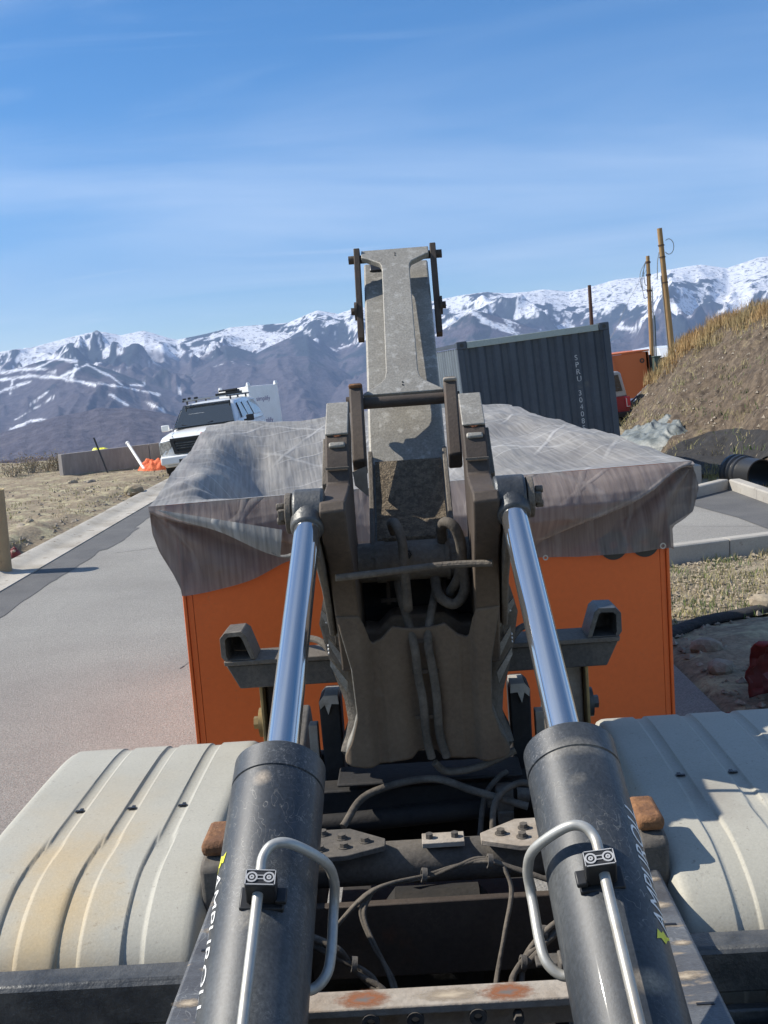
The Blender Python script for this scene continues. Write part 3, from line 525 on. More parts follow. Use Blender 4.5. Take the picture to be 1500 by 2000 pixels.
for k in range(900):
    x = -5.6-rs.rand()**1.3*9; y = rs.uniform(12, 35); blades(m, (x, y, .09), 7, .15, .07, .007, rs, 1.0)
o = m.build('straw_tufts', 'straw_grass', smooth=0, recalc=False); o['kind'] = 'stuff'
m = MB()
for k in range(110):
    x, y = rg(rs); blades(m, (x, y, .05), 22, .16, .085, .004, rs, .6)
for k in range(60): blades(m, hp(rs.uniform(.5, 1), rs.uniform(.05, .45)), 9, .2, .14, .008, rs, .7)
o = m.build('green_tufts', 'green_grass', smooth=0, recalc=False); o['kind'] = 'stuff'
stones('embankment_stones', 'gravel_stone', 1500, lambda r: (0, 0), .02, .07, 12)  if False else None
m = MB(); base = np.array([(0, 0, 1), (0, 0, -.5), (1, 0, 0), (-1, 0, 0), (0, 1, 0), (0, -1, 0)], float)
for k in range(1300):
    p = np.array(hp(rs.uniform(.08, 1), rs.uniform(.0, .7))); s_ = .012+.05*rs.rand()**4; m.add(base*rs.uniform(.6, 1.2, (6, 3))*s_+p, [(0, 2, 4), (0, 4, 3), (0, 3, 5), (0, 5, 2), (1, 4, 2), (1, 3, 4), (1, 5, 3), (1, 2, 5)])
o = m.build('embankment_stones', 'rock', smooth=0, recalc=False); o['kind'] = 'stuff'
# near black sheet draped over the foot of the embankment
from mathutils.bvhtree import BVHTree
def grid_bvh(o): me = o.data; return BVHTree.FromPolygons([v.co.copy() for v in me.vertices], [tuple(p.vertices) for p in me.polygons])
_bv = [grid_bvh(hill), grid_bvh(bpy.data.objects['ground'])]
def land(px, py):
    o = Vector((0, 0, CAM_H)); d = (at(px, py, 1)-o).normalized(); best = None
    for b in _bv:
        h = b.ray_cast(o, d)
        if h[0] is not None and (best is None or h[3] < best[3]): best = h
    return best[0] if best else gnd(px, py)
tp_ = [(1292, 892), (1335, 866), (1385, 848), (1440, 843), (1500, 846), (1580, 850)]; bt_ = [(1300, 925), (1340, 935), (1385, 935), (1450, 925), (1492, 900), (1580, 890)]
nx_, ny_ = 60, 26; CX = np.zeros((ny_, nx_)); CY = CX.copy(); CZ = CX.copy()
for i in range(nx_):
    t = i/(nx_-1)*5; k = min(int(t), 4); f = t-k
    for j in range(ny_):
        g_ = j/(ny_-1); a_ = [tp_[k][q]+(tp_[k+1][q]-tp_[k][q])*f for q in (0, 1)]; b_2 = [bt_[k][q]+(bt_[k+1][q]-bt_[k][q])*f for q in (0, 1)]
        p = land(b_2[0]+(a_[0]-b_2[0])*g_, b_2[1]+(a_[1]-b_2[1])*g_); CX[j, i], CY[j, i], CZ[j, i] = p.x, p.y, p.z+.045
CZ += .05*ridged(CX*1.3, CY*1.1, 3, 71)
o = np_grid('dark_sheet', 'matte_black', CX, CY, CZ); tag(o, 'near black sheet spread over the ground at the foot of the embankment behind the drain pipe', 'ground cloth')
#--OBJECTS--
# ================================================================== THE HOIST TRUCK
# local frame: u to the right, v back along the truck (away from the cab), w up; the ground is w = 0
T = empty('hook_lift_truck', (-.027, 0, 0), R(-1.9), 'hook lift truck with black cylinders, dusty raised arms and pale fenders before the orange bin', 'truck')
def vw(p, u): return (u, p[0], p[1])          # side profile extruded across
def uw(p, v): return (p[0], v, p[1])
V3 = Vector
# the cab's rear wall, just behind the window the picture is taken from
m = MB(); m.box((.0, -.30, 1.75), (2.3, .06, 2.1)); m.build('cab_rear_wall', 'dark_chassis', T, bevel=.03)
m = MB(); m.box((.0, -1.1, 2.82), (2.3, 1.5, .06)); m.build('cab_roof', 'dark_chassis', T, bevel=.03)
# chassis rails
for s in (-1, 1):
    m = MB(); m.prism([(1.0, .72), (1.0, 1.0), (2.72, 1.0), (2.79, .97), (2.80, .72)], vw, s*.455, s*.572); o = m.build('subframe_rail', 'speckled_rail', T, bevel=.01)
    m = MB()
    for v in (1.42, 1.72, 2.02, 2.33): m.box((s*.53, v, 1.0005), (.035, .007, .003))
    m.loose('slot', 'black_trim', o, smooth=0)
    m = MB(); m.prism([(.4, .55), (.4, .80), (3.95, .80), (3.95, .55)], vw, s*.37, s*.445); m.build('chassis_rail', 'dark_chassis', T, bevel=.008)
    m = MB(); m.prism([(2.80, .74), (2.80, .93), (3.45, .93), (3.98, 1.06), (4.02, .98), (4.02, .74)], vw, s*.44, s*.56); m.build('rear_rail', 'dusty_frame', T, bevel=.01)
    for v_, du, sx, sy in ((1.55, .0, .035, .02), (1.85, .02, .04, .018), (2.12, -.01, .04, .02), (2.25, .015, .03, .014), (2.42, .0, .045, .02), (2.55, .01, .035, .016)): splat('mud_spot', 'mud_splat', (s*(.525+du*s), v_, 1.0008), sx, sy, o)
    # corner stop with rusty cap
    m = MB(); m.prism([(2.60, .93), (2.60, 1.07), (2.63, 1.085), (2.76, 1.085), (2.80, 1.06), (2.80, .93)], vw, s*.525, s*.60); o = m.build('corner_stop', 'dusty_frame', T, bevel=.012)
    m = MB(); m.box((s*.562, 2.70, 1.108), (.07, .15, .04)); m.build('rusty_cap', 'rusty_cap', o, bevel=.014)
    m = MB(); m.cyl((s*.60, 2.66, .965), (s*.645, 2.66, .965), .013, 8); m.cyl((s*.60, 2.66, .965), (s*.622, 2.66, .965), .022, 6); m.build('bolt', 'dusty_frame', o)

# cylinders
def cylinder(s):
    top = V3((s*.283, 3.0, 1.922)); bot = V3((s*.328, 1.8, 1.205)); ax = (bot-top).normalized()
    out = V3((s, 0, 0)); out = (out-ax*out.dot(ax)).normalized(); upn = out.cross(ax)*(1 if s > 0 else -1)
    if upn.z < 0: upn = -upn
    def P(q, phi, r): a = R(phi); return top+ax*q+(upn*math.cos(a)+out*math.sin(a))*r
    RB = .0985
    m = MB(); qs = [(.890, .085), (.894, RB-.004), (.898, RB), (.956, RB), (.958, RB-.003), (.962, RB-.003), (.964, RB), (2.05, RB), (2.06, .02)]
    m.tube([top+ax*q for q, r in qs], [r for q, r in qs], 64); b = m.build('hydraulic_cylinder', 'barrel_paint', T, smooth=30)
    m = MB(); m.tube([top+ax*.06, top+ax*.895], [.0365, .0365], 48); m.build('rod', 'chrome', b)
    m = MB(); m.ring(top+ax*.890, ax, .052, .014, .02, 40); m.build('wiper_seal', 'black_plastic', b)
    m = MB(); m.cyl(top-V3((s*.045, 0, 0)), top+V3((s*.042, 0, 0)), .066, 32); m.tube([top+ax*.03, top+ax*.085], [.056, .044], 24); eye = m.build('rod_eye', 'eye_steel', b, bevel=.008)
    m = MB(); m.cyl(top+V3((s*.045, 0, 0)), top+V3((s*.064, 0, 0)), .058, 28); m.box(top+V3((s*.075, 0, .0)), (.02, .075, .03)); m.cyl(top+V3((s*.07, 0, .02)), top+V3((s*.092, 0, .02)), .012, 6); m.cyl(top+V3((s*.07, 0, -.02)), top+V3((s*.092, 0, -.02)), .012, 6); m.build('pin_cap', 'dusty_steel', eye, bevel=.003)
    # pipe: along the barrel, through the clamp, over and down its inner side
    cq, cp = 1.262, -5
    pts = [P(2.0, cp, RB+.032), P(cq+.06, cp, RB+.032), P(cq-.02, cp, RB+.034), P(cq-.060, cp-1, RB+.036), P(cq-.083, cp-8, RB+.042), P(cq-.090, cp-22, RB+.043), P(cq-.088, -60, RB+.040), P(cq-.080, -82, RB+.036), P(cq-.060, -96, RB+.034), P(cq-.03, -101, RB+.034), P(cq+.045, -101, RB+.034), P(cq+.085, -104, RB+.028), P(cq+.108, -110, RB+.008), P(cq+.114, -112, RB-.02)]
    path = [pts[0]]+smooth_path(pts[1:], 6); m = MB(); m.tube(path, .0100, 14); m.build('oil_pipe', 'pipe_steel', b, smooth=60)
    # clamp
    cc = P(cq, cp-2, RB+.031); q3 = Matrix((out*math.cos(R(cp))-upn*math.sin(R(cp)), -ax, P(0, cp, 1)-top)).transposed(); q3 = Matrix([list(q3[0]), list(q3[1]), list(q3[2])])
    m = MB(); m.box(cc, (.056, .034, .060), q3); cl = m.build('pipe_clamp', 'black_plastic', b, bevel=.004)
    m = MB(); m.box(cc+q3 @ V3((0, -.004, -.038)), (.082, .045, .016), q3); m.box(cc+q3 @ V3((-s*.0-.036, -.006, -.02)), (.02, .03, .012), q3); m.build('clamp_base', 'black_plastic', cl, bevel=.003)
    m = MB()
    for e in (-1, 1):
        m.ring(cc+q3 @ V3((e*.0155, .0, .0305)), q3 @ V3((0, 0, 1)), .0105, .003, .003, 20); m.ring(cc+q3 @ V3((e*.0155, .0, .0305)), q3 @ V3((0, 0, 1)), .0045, .003, .003, 12)
    for a_, b_, d_ in ((0, .0145, (.05, .0016, .002)), (0, -.0145, (.05, .0016, .002)), (.0265, 0, (.0016, .028, .002)), (-.0265, 0, (.0016, .028, .002)), (0, .0035, (.012, .0016, .002)), (0, -.0035, (.012, .0016, .002))): m.box(cc+q3 @ V3((a_, b_, .0308)), d_, q3)
    m.build('clamp_marking', 'light_mark', cl, smooth=0)
    # lettering wrapped on the outer flank
    LEN, q0 = (.29, 1.165) if s < 0 else (.27, 1.355)
    def wrap(x, y, z, W):
        qq = q0+(x/W)*LEN if s < 0 else q0-(x/W)*LEN
        return P(qq, (77 if s < 0 else 68)-math.degrees(y/RB), RB+.0006+max(z, 0))
    text_mesh('lettering', 'AMPLIROLL', .056, 'white_vinyl', wrap, b, depth=.0004, shear=.35, sub=3)
    def mark(x, y): 
        qq = q0-.012+x if s < 0 else q0+.012-x
        return P(q0+(qq-q0)*.75, (77 if s < 0 else 68)-math.degrees(y*.7/RB), RB+.0012)
    m = MB()
    for poly in ([(.0, .012), (-.022, .036), (-.012, .052), (-.018, .070), (.010, .058), (.003, .045), (.012, .034)], [(.004, -.006), (.012, -.006), (-.002, .030), (-.008, .026)]): m.add([mark(*p) for p in poly], [tuple(range(len(poly)))])
    m.build('yellow_emblem', 'yellow_vinyl', b, smooth=0)
cylinder(-1); cylinder(1)

# fenders
def fender(s):
    prof = [(2.42, .46), (2.425, .62), (2.435, .76), (2.455, .85), (2.51, .918), (2.60, .966), (2.72, .998), (2.90, 1.010), (3.15, 1.014), (3.42, 1.014), (3.60, 1.008), (3.72, .985), (3.80, .92), (3.85, .80), (3.87, .66)]
    P = smooth_path([(0, a, b+.032) for a, b in prof], 5); n = len(P)
    W = .69; u0 = .59
    rr = [i/60*W for i in range(61)]
    def hgt(a, k):                    # a across from the inner edge, k along
        e = min(a, W-a); h = 0
        if e < .04: h = -.04*(1-math.sqrt(max(0, 1-((.04-e)/.04)**2)))*1.0
        t = k/(n-1); shift = .018*(1/(1+math.exp((t-.46)*40)))
        for c in (.16, .315, .475):
            wd = .020+.008*(t < .5); d = abs(a-c-shift*(1 if c > .2 else .4)); h -= .0075*(1-min(1, max(0, (d-wd+.004)/.006)))
        return h
    fine = sorted(set([round(i*W/44, 4) for i in range(45)]+[round(c+o_+k_*.002, 4) for c in (.16, .315, .475) for o_ in (-.024, .024, -.028, .028, .042, -.006) for k_ in (-2, -1, 0, 1, 2)]))
    m = MB(); vs = []
    for k in range(n):
        t = (P[min(k+1, n-1)]-P[max(k-1, 0)]).normalized(); nn = V3((0, -t.z, t.y))
        if nn.z < 0 and k > 2: pass
        for a in fine: q = P[k]+nn*hgt(a, k); vs.append((s*(u0+a), q.y, q.z))
    nf = len(fine); m.add(vs, [(k*nf+i, k*nf+i+1, (k+1)*nf+i+1, (k+1)*nf+i) for k in range(n-1) for i in range(nf-1)])
    # side skirts
    for a, du in ((fine[0], -0.0), (fine[-1], 0.0)):
        vs = []
        for k in range(n):
            q = P[k]; nn = (P[min(k+1, n-1)]-P[max(k-1, 0)]).normalized(); nn = V3((0, -nn.z, nn.y)); e0 = q+nn*hgt(a, k); e1 = q-nn*.13; vs += [(s*(u0+a), e0.y, e0.z), (s*(u0+a), e1.y, e1.z)]
        m.add(vs, [(2*k, 2*k+1, 2*k+3, 2*k+2) for k in range(n-1)])
    f = m.build('fender', 'fender_plastic', T, smooth=50, recalc=False)
    m = MB()
    for c in (.16, .315, .475): m.box((s*(u0+c), 3.10, 1.043), (.026, .010, .004)); m.box((s*(u0+c-.003), 3.105, 1.044), (.010, .020, .004))
    m.loose('drain_slot', 'black_trim', f, smooth=0)
    m = MB(); m.prism([(2.335, .82), (2.335, .918), (2.345, .93), (2.415, .93), (2.415, .82)], vw, s*.575, s*1.45); m.box((s*.96, 2.33, .70), (.62, .03, .18)); m.build('fender_bar', 'eye_steel', T, bevel=.006)
    # wheels under the fender
    for uu in (.74, 1.08):
        m = MB(); pr = [(.0, .455), (.02, .475), (.24, .475), (.26, .455), (.27, .40), (.27, .29), (-.01, .29), (-.01, .40)]; vs = []; K = 40
        for j in range(K):
            a = 2*math.pi*j/K
            for p in pr: vs.append((s*(uu-.13+p[0]), 3.14+p[1]*math.cos(a), .48+p[1]*math.sin(a)))
        L_ = len(pr); m.add(vs, [(j*L_+i, j*L_+(i+1) % L_, ((j+1) % K)*L_+(i+1) % L_, ((j+1) % K)*L_+i) for j in range(K) for i in range(L_)]); tw = m.build('wheel', 'rubber', T)
        m = MB(); m.tube([(s*(uu-.10), 3.14, .48), (s*(uu+.06), 3.14, .48)], [.285, .285], 32); m.build('rim', 'dusty_frame', tw)
for s in (-1, 1): fender(s)
m = MB(); m.box((-.93, 2.10, .60), (.52, .40, .34)); m.build('battery_box', 'brown_steel', T, bevel=.015)
m = MB(); m.box((.93, 2.10, .60), (.55, .40, .34)); m.cyl((.85, 1.87, .62), (.85, 1.90, .62), .045, 20); m.build('side_box', 'dark_chassis', T, bevel=.012)

# main arms
arm_prof = [(3.47, 2.20), (3.31, 2.108), (3.288, 2.085), (3.25, 2.03), (3.22, 1.975), (3.10, 1.962), (2.94, 1.955), (2.915, 1.93), (2.955, 1.84), (3.06, 1.75), (3.20, 1.527), (3.262, 1.40), (3.262, 1.38), (3.40, 1.36), (3.56, 1.40), (3.56, 1.5), (3.36, 1.80), (3.38, 2.0), (3.46, 2.10), (3.475, 2.19)]
for s in (-1, 1):
    m = MB(); m.prism(arm_prof, vw, s*.175, s*.248); a = m.build('main_arm', 'brown_steel', T, bevel=.006)
    m = MB(); m.prism([(3.472, 2.203), (3.315, 2.113), (3.310, 2.120), (3.466, 2.212)], vw, s*.176, s*.247); m.build('worn_tip_plate', 'grey_worn_steel', a, bevel=.003)
    m = MB(); m.box((s*.211, 3.287, 2.086), (.05, .02, .012), Matrix.Rotation(R(40), 3, 'X')); m.build('weld_lip', 'grey_worn_steel', a, bevel=.005); splat('rust_smear', 'orange_splat', (s*.211, 3.325, 2.1225), .022, .028, a, nrm=(0, -.5, .866)); splat('rust_smear', 'dark_splat', (s*.205, 3.41, 2.1735), .03, .04, a, nrm=(0, -.5, .866))
    for v_, w_ in ((3.243, 2.02), (3.20, 1.968)):
        m = MB(); m.box((s*.211, v_-.008, w_), (.070, .012, .006)); m.build('weld_bead', 'dusty_steel', a)
    op = [(3.44, 2.10), (3.36, 2.04), (3.27, 1.97), (3.30, 1.90), (3.30, 1.83), (3.22, 1.70), (3.30, 1.45), (3.55, 1.45), (3.50, 1.8), (3.47, 2.0), (3.47, 2.08)]
    m = MB(); m.prism(op, vw, s*.249, s*.265); m.build('outer_plate', 'dusty_steel', a, bevel=.003)
    m = MB(); m.prism([(2.93, 1.80), (3.10, 1.67), (3.24, 1.50), (3.30, 1.50), (3.30, 1.72), (3.05, 1.90)], vw, s*.255, s*.275); m.build('wear_pad', 'dusty_steel', a, bevel=.006)
    sd = [(3.24, 1.56), (3.20, 1.50), (3.25, 1.25), (3.27, 1.10), (3.30, 1.07), (3.56, 1.07), (3.56, 1.56)]
    
    # flared lower skirt with its ribs
    m = MB(); vs_ = []
    ev = [(1.66, .272, 3.30), (1.60, .292, 3.30), (1.52, .312, 3.32), (1.44, .300, 3.34), (1.33, .278, 3.36), (1.25, .255, 3.37), (1.18, .248, 3.37), (1.12, .262, 3.36), (1.085, .278, 3.35), (1.06, .262, 3.36)]
    for w_, u_, v_ in ev: vs_ += [(s*.20, v_-.02, w_), (s*u_, v_+.02, w_), (s*u_, v_+.20, w_)]
    k = len(ev); m.add(vs_, [(3*i+j, 3*i+j+1, 3*i+j+4, 3*i+j+3) for i in range(k-1) for j in range(2)]); m.build('skirt_plate', 'dusty_steel', a, thick=.008)
    for w_ in (1.50, 1.41, 1.34):
        m = MB(); m.prism([(.235, w_), (.300 if w_ > 1.45 else .285, w_+.075), (.302 if w_ > 1.45 else .287, w_+.055), (.24, w_-.035)], lambda p, v: (s*p[0], v, p[1]), 3.285, 3.30); m.build('skirt_rib', 'grey_worn_steel', a)
    m = MB()
    for i in range(3): m.cyl((s*.290, 3.30, 1.455-.012*i), (s*.290, 3.315, 1.455-.012*i), .0022, 8)
    m.cyl((s*.288, 3.285, 1.535), (s*.288, 3.30, 1.535), .003, 8); m.loose('rivet', 'wrap_white', a)
# web between the arms
m = MB(); wb = [(-.176, 1.50), (-.13, 1.49), (-.085, 1.535), (.085, 1.535), (.13, 1.50), (.176, 1.50), (.18, 1.25), (.20, 1.12), (.20, 1.09), (.06, 1.07), (.03, 1.10), (-.04, 1.10), (-.08, 1.07), (-.18, 1.08), (-.20, 1.10), (-.18, 1.22)]
m.prism(wb, uw, 3.312, 3.45); m.build('arm_web', 'dusty_brown', T, bevel=.012)
def casting(a, b):
    ed = lambda w_: float(np.interp(w_, [1.06, 1.085, 1.11, 1.16, 1.24, 1.40, 1.60], [.238, .256, .256, .232, .208, .212, .2485]))
    tt = 2*a-1; au = abs(tt)*.25
    wt_ = float(np.interp(au, [0, .04, .085, .125, .160, .172, .180, .25], [1.512, 1.515, 1.528, 1.492, 1.478, 1.49, 1.575, 1.58])); wb_ = float(np.interp(au, [0, .03, .05, .20, .24, .25], [1.105, 1.10, 1.078, 1.068, 1.078, 1.092]))
    w_ = wt_+(wb_-wt_)*b; u_ = tt*ed(w_)
    v = 3.165+(1.60-w_)*.20-.02*float(sm(np.array((1.30-w_)/.25)))
    v += .030*(1-float(sm(np.array((abs(u_)-.150)/.030))))+.018*(1-float(sm(np.array((abs(u_)-.02)/.06))))
    v += .012*float(sm(np.array((abs(u_)-.232)/.03)))-.004*float(np.exp(-((abs(u_)-.118)/.006)**2))
    return (u_, v, w_)
m = MB(); m.grid(casting, 96, 60); ac = m.build('arm_casting', 'dusty_brown', T, thick=.012, smooth=50)
for e_ in (0, 1):
    m = MB(); m.grid(lambda a, b: (casting(e_, b)[0]*(1+.0*a), casting(e_, b)[1]+.006+.26*a, casting(e_, b)[2]), 4, 40); m.build('casting_flank', 'grey_worn_steel' if e_ == 0 else 'dusty_steel', ac, thick=.008)  # left flank paler than the right: its sunlit tone put into the colour

for s in (-1, 1):
    m = MB(); m.box((s*.09, 3.42, 1.62), (.012, .10, .12)); m.box((s*.09, 3.37, 1.575), (.05, .012, .012)); m.build('inner_gusset', 'brown_steel', T)
m = MB(); m.box((0, 3.50, 1.55), (.36, .05, .30)); m.build('back_plate', 'dark_chassis', T)
# cross tubes and the bar across
m = MB(); m.cyl((-.174, 3.34, 1.705), (.174, 3.34, 1.705), .062, 36); xt = m.build('pivot_tube', 'dusty_steel', T)
m = MB(); m.cyl((-.02, 3.27, 1.735), (-.02, 3.245, 1.738), .009, 10); m.cyl((-.02, 3.29, 1.735), (-.02, 3.27, 1.735), .015, 6); m.build('grease_nipple', 'black_trim', xt)
m = MB(); m.ring((.105, 3.34, 1.705), (1, 0, 0), .069, .01, .012, 36); m.ring((-.105, 3.34, 1.705), (1, 0, 0), .066, .008, .03, 36); m.loose('collar', 'dusty_steel', xt)
m = MB(); m.tube(smooth_path([(-.225, 3.02, 1.725), (-.10, 3.05, 1.725), (.05, 3.06, 1.732), (.14, 3.05, 1.735), (.225, 3.03, 1.735)], 5), .0105, 10); m.build('cross_bar', 'dusty_steel', T)
# jib
s0 = V3((0, 3.65, 2.035)); s1 = V3((0, 4.50, 2.74)); jd = (s1-s0).normalized(); jn = V3((0, -jd.z, jd.y))
jp = [(4.50, 2.74), (3.76, 2.126), (3.66, 2.035), (3.625, 1.985), (3.50, 1.86), (3.36, 1.765), (3.40, 1.70), (3.62, 1.70), (3.92, 1.86), (4.70, 2.50)]
m = MB(); m.prism(jp, vw, -.131, .131); jib = m.build('jib', 'grey_worn_steel', T, bevel=.008)
m = MB(); m.box(s1-jd*.035+V3((-.055, 0, 0))+jn*.002, (.105, .055, .012), Matrix.Rotation(math.atan2(jd.z, jd.y), 3, 'X')); m.build('end_slot', 'black_trim', jib, bevel=.006)
mp_ = [(3.622, 1.998), (3.50, 1.872), (3.36, 1.777), (3.36, 1.765), (3.50, 1.86), (3.628, 1.985)]
m = MB(); m.prism(mp_, vw, -.112, .112); m.build('mud_coat', 'caked_mud', jib)
for s in (-1, 1):
    m = MB(); m.prism([(3.64, 2.035), (3.50, 1.895), (3.40, 1.82), (3.28, 1.73), (3.30, 1.66), (3.45, 1.70), (3.66, 1.96)], vw, s*.118, s*.134); m.build('side_flange', 'dusty_steel', jib, bevel=.003)
# H-shaped tension plate with its pins and links
a0 = V3((0, 3.695, 2.214)); a1 = V3((0, 4.405, 2.772)); pd = (a1-a0).normalized(); pn = V3((0, -pd.z, pd.y)); LP = (a1-a0).length
def fil(c, r, a_, b_, n=5): return [(c[0]+r*math.cos(R(a_+(b_-a_)*i/n)), c[1]+r*math.sin(R(a_+(b_-a_)*i/n))) for i in range(n+1)]
half = [(.137, 0), (.137, .008)]+[(.075, .062)]+[(.061, .085), (.056, .12)]+[(.054, LP-.15), (.056, LP-.115), (.064, LP-.095)]+[(.118, LP-.055), (.134, LP-.048), (.134, LP)]
outl = half+[(-x, y) for x, y in half[::-1]]
m = MB(); m.prism(outl, lambda p, t: a0+V3((p[0], 0, 0))+pd*p[1]+pn*t, -.012, .012); tp = m.build('tension_plate', 'grey_worn_steel', T, bevel=.003)
m = MB()
for (x, y) in ((0, .04), (.0, .055), (0, LP-.05), (0, LP-.035)): m.cyl(a0+V3((x, 0, 0))+pd*y+pn*.011, a0+V3((x, 0, 0))+pd*y+pn*.014, .003, 10)
m.loose('plate_dimple', 'black_trim', tp)
tpn = V3((0, 4.40, 2.748)); bpn_ = V3((0, 3.675, 2.195))
m = MB(); m.cyl(tpn+V3((-.187, 0, 0)), tpn+V3((.187, 0, 0)), .0165, 16); m.build('upper_pin', 'brown_steel', T)
m = MB(); m.cyl(bpn_+V3((-.190, 0, 0)), bpn_+V3((.190, 0, 0)), .0195, 16); m.cyl(bpn_+V3((-.195, 0, 0)), bpn_+V3((-.182, 0, 0)), .027, 12); m.build('lower_pin', 'brown_steel', T)
for s in (-1, 1):
    lk = [V3((s*.152, 4.40, 2.765)), V3((s*.154, 4.27, 2.425))]; d = (lk[1]-lk[0]).normalized(); nn = V3((0, d.z, -d.y))
    m = MB(); m.prism([(-.02, -.024), (-.025, 0), (-.02, .024), ((lk[1]-lk[0]).length, .024), ((lk[1]-lk[0]).length, -.024)], lambda p, t: lk[0]+d*p[0]+nn*p[1]+V3((t, 0, 0)), -.012, .012); o = m.build('link_bar', 'brown_steel', T, bevel=.003)
    c = lk[0]+d*.24; m = MB(); m.cyl(c+V3((s*.010, 0, 0)), c+V3((s*.020, 0, 0)), .036, 20); m.cyl(c+V3((s*.02, 0, 0)), c+V3((s*.034, 0, 0)), .016, 6); m.build('link_bolt', 'brown_steel', o)
    m = MB(); e0 = V3((s*.160, 3.675, 2.225)); e1 = V3((s*.155, 3.49, 1.99)); d2 = (e1-e0).normalized(); n2_ = V3((0, d2.z, -d2.y)); L2 = (e1-e0).length
    pl = [(-.03+.0, -.030), (-.045, 0), (-.03, .030), (L2, .05), (L2+.02, 0), (L2, -.035)]
    m.prism(pl, lambda p, t: e0+d2*p[0]+n2_*p[1]+V3((t, 0, 0)), -.0225, .0225); o = m.build('jib_lug', 'brown_steel', T, bevel=.007)
    m = MB(); m.box(e0+V3((0, -.005, .022)), (.046, .05, .012), Matrix.Rotation(R(-35), 3, 'X')); m.build('worn_lug_end', 'rusty_cap' if s < 0 else 'rust_beam', o, bevel=.005)
m = MB(); m.prism([(-.180, 1.985), (-.134, 2.00), (-.134, 1.90), (-.175, 1.94)], uw, 3.46, 3.48); m.build('stub_plate', 'rust_beam', T)
# side brackets carrying the container stops
for s in (-1, 1):
    m = MB(); m.prism([(.265, 1.365), (.650, 1.365), (.640, 1.345), (.610, 1.285), (.265, 1.285)], lambda p, v: (s*p[0], v, p[1]), 3.47, 3.60); b = m.build('stop_bracket', 'dusty_frame', T, bevel=.004)
    m = MB(); m.prism([(.262, 1.368), (.652, 1.368), (.655, 1.384), (.262, 1.384)], lambda p, v: (s*p[0], v, p[1]), 3.455, 3.61); m.build('top_flange', 'dusty_steel', b, bevel=.003)
    oo = [(.652, 1.386), (.662, 1.40), (.662, 1.462), (.645, 1.480), (.590, 1.482), (.575, 1.470), (.548, 1.386)]; ii = [(.640, 1.388), (.645, 1.402), (.645, 1.455), (.636, 1.465), (.598, 1.467), (.590, 1.462), (.564, 1.388)]
    m = MB(); frustum_ring(m, oo, ii, lambda p, v: (s*p[0], v, p[1]), 3.46, 3.585); m.build('stop_hoop', 'eye_steel' if s > 0 else 'dusty_steel', b, bevel=.002)
    m = MB(); m.prism([(.566, 1.386), (.645, 1.386), (.648, 1.462), (.59, 1.465)], lambda p, v: (s*p[0], v, p[1]), 3.586, 3.592); m.build('hoop_back', 'dusty_steel', b)
    # rear pivot posts and the hinge plates
    m = MB(); m.prism([(.285, .80), (.350, .80), (.356, 1.215), (.338, 1.235), (.296, 1.235), (.285, 1.21)], lambda p, v: (s*p[0], v, p[1]), 3.50, 3.62); o = m.build('pivot_post', 'dark_chassis', T, bevel=.006)
    m = MB(); m.prism([(.290, 1.236), (.336, 1.236), (.354, 1.214), (.351, 1.19), (.335, 1.205), (.325, 1.17), (.312, 1.207), (.288, 1.205)], lambda p, v: (s*p[0], v, p[1]), 3.49, 3.60); m.build('chipped_top', 'concrete', o)
    m = MB(); m.box((s*.385, 3.55, 1.06), (.03, .05, .13)); m.build('side_tab', 'rust_beam', o, bevel=.003)
    m = MB(); m.prism([(3.50, 1.28), (3.62, 1.28), (3.66, 1.10), (3.62, .95), (3.50, .95)], vw, s*.542, s*.552); o = m.build('hinge_plate', 'gold_zinc', T, bevel=.002)
    m = MB(); m.cyl((s*.552, 3.58, 1.13), (s*.572, 3.58, 1.13), .05, 20); m.cyl((s*.57, 3.58, 1.13), (s*.592, 3.58, 1.13), .022, 6); m.build('hinge_bolt', 'gold_zinc' if s < 0 else 'eye_steel', o)
    m = MB(); m.box((s*.50, 3.60, 1.12), (.075, .10, .30)); m.build('hinge_block', 'brown_steel' if s < 0 else 'rust_beam', T, bevel=.008)
    m = MB(); m.tube(smooth_path([(s*.27, 3.45, 1.35), (s*.33, 3.5, 1.42), (s*.42, 3.62, 1.41)], 5), .012, 8); m.build('air_line', 'hose_dusty', T)

# chassis inside: cross members, plates, pipes, valve, wiring
m = MB(); m.box((0, 3.42, .90), (.74, .10, .10)); m.box((0, 3.40, .985), (.60, .16, .012)); m.build('rear_cross_member', 'dark_chassis', T, bevel=.008)
m = MB(); m.cyl((-.37, 3.05, .845), (.37, 3.05, .845), .062, 32); m.build('cross_tube', 'dusty_frame', T)
m = MB(); m.cyl((-.37, 3.36, .84), (.22, 3.36, .87), .034, 24); m.build('thin_cross_tube', 'dark_chassis', T)
m = MB(); m.box((.235, 3.30, .925), (.055, .06, .075)); m.box((.235, 3.285, .868), (.05, .05, .045)); o = m.build('valve_block', 'dusty_steel', T, bevel=.005)
m = MB(); m.cyl((.275, 3.31, .925), (.315, 3.31, .92), .024, 12); m.cyl((.200, 3.29, .91), (.18, 3.29, .91), .014, 8); m.loose('valve_fitting', 'dusty_steel', o)
gp = [(.372, .05), (.372, -.14), (.25, -.135), (.14, -.085), (.14, -.035), (.25, .05)]
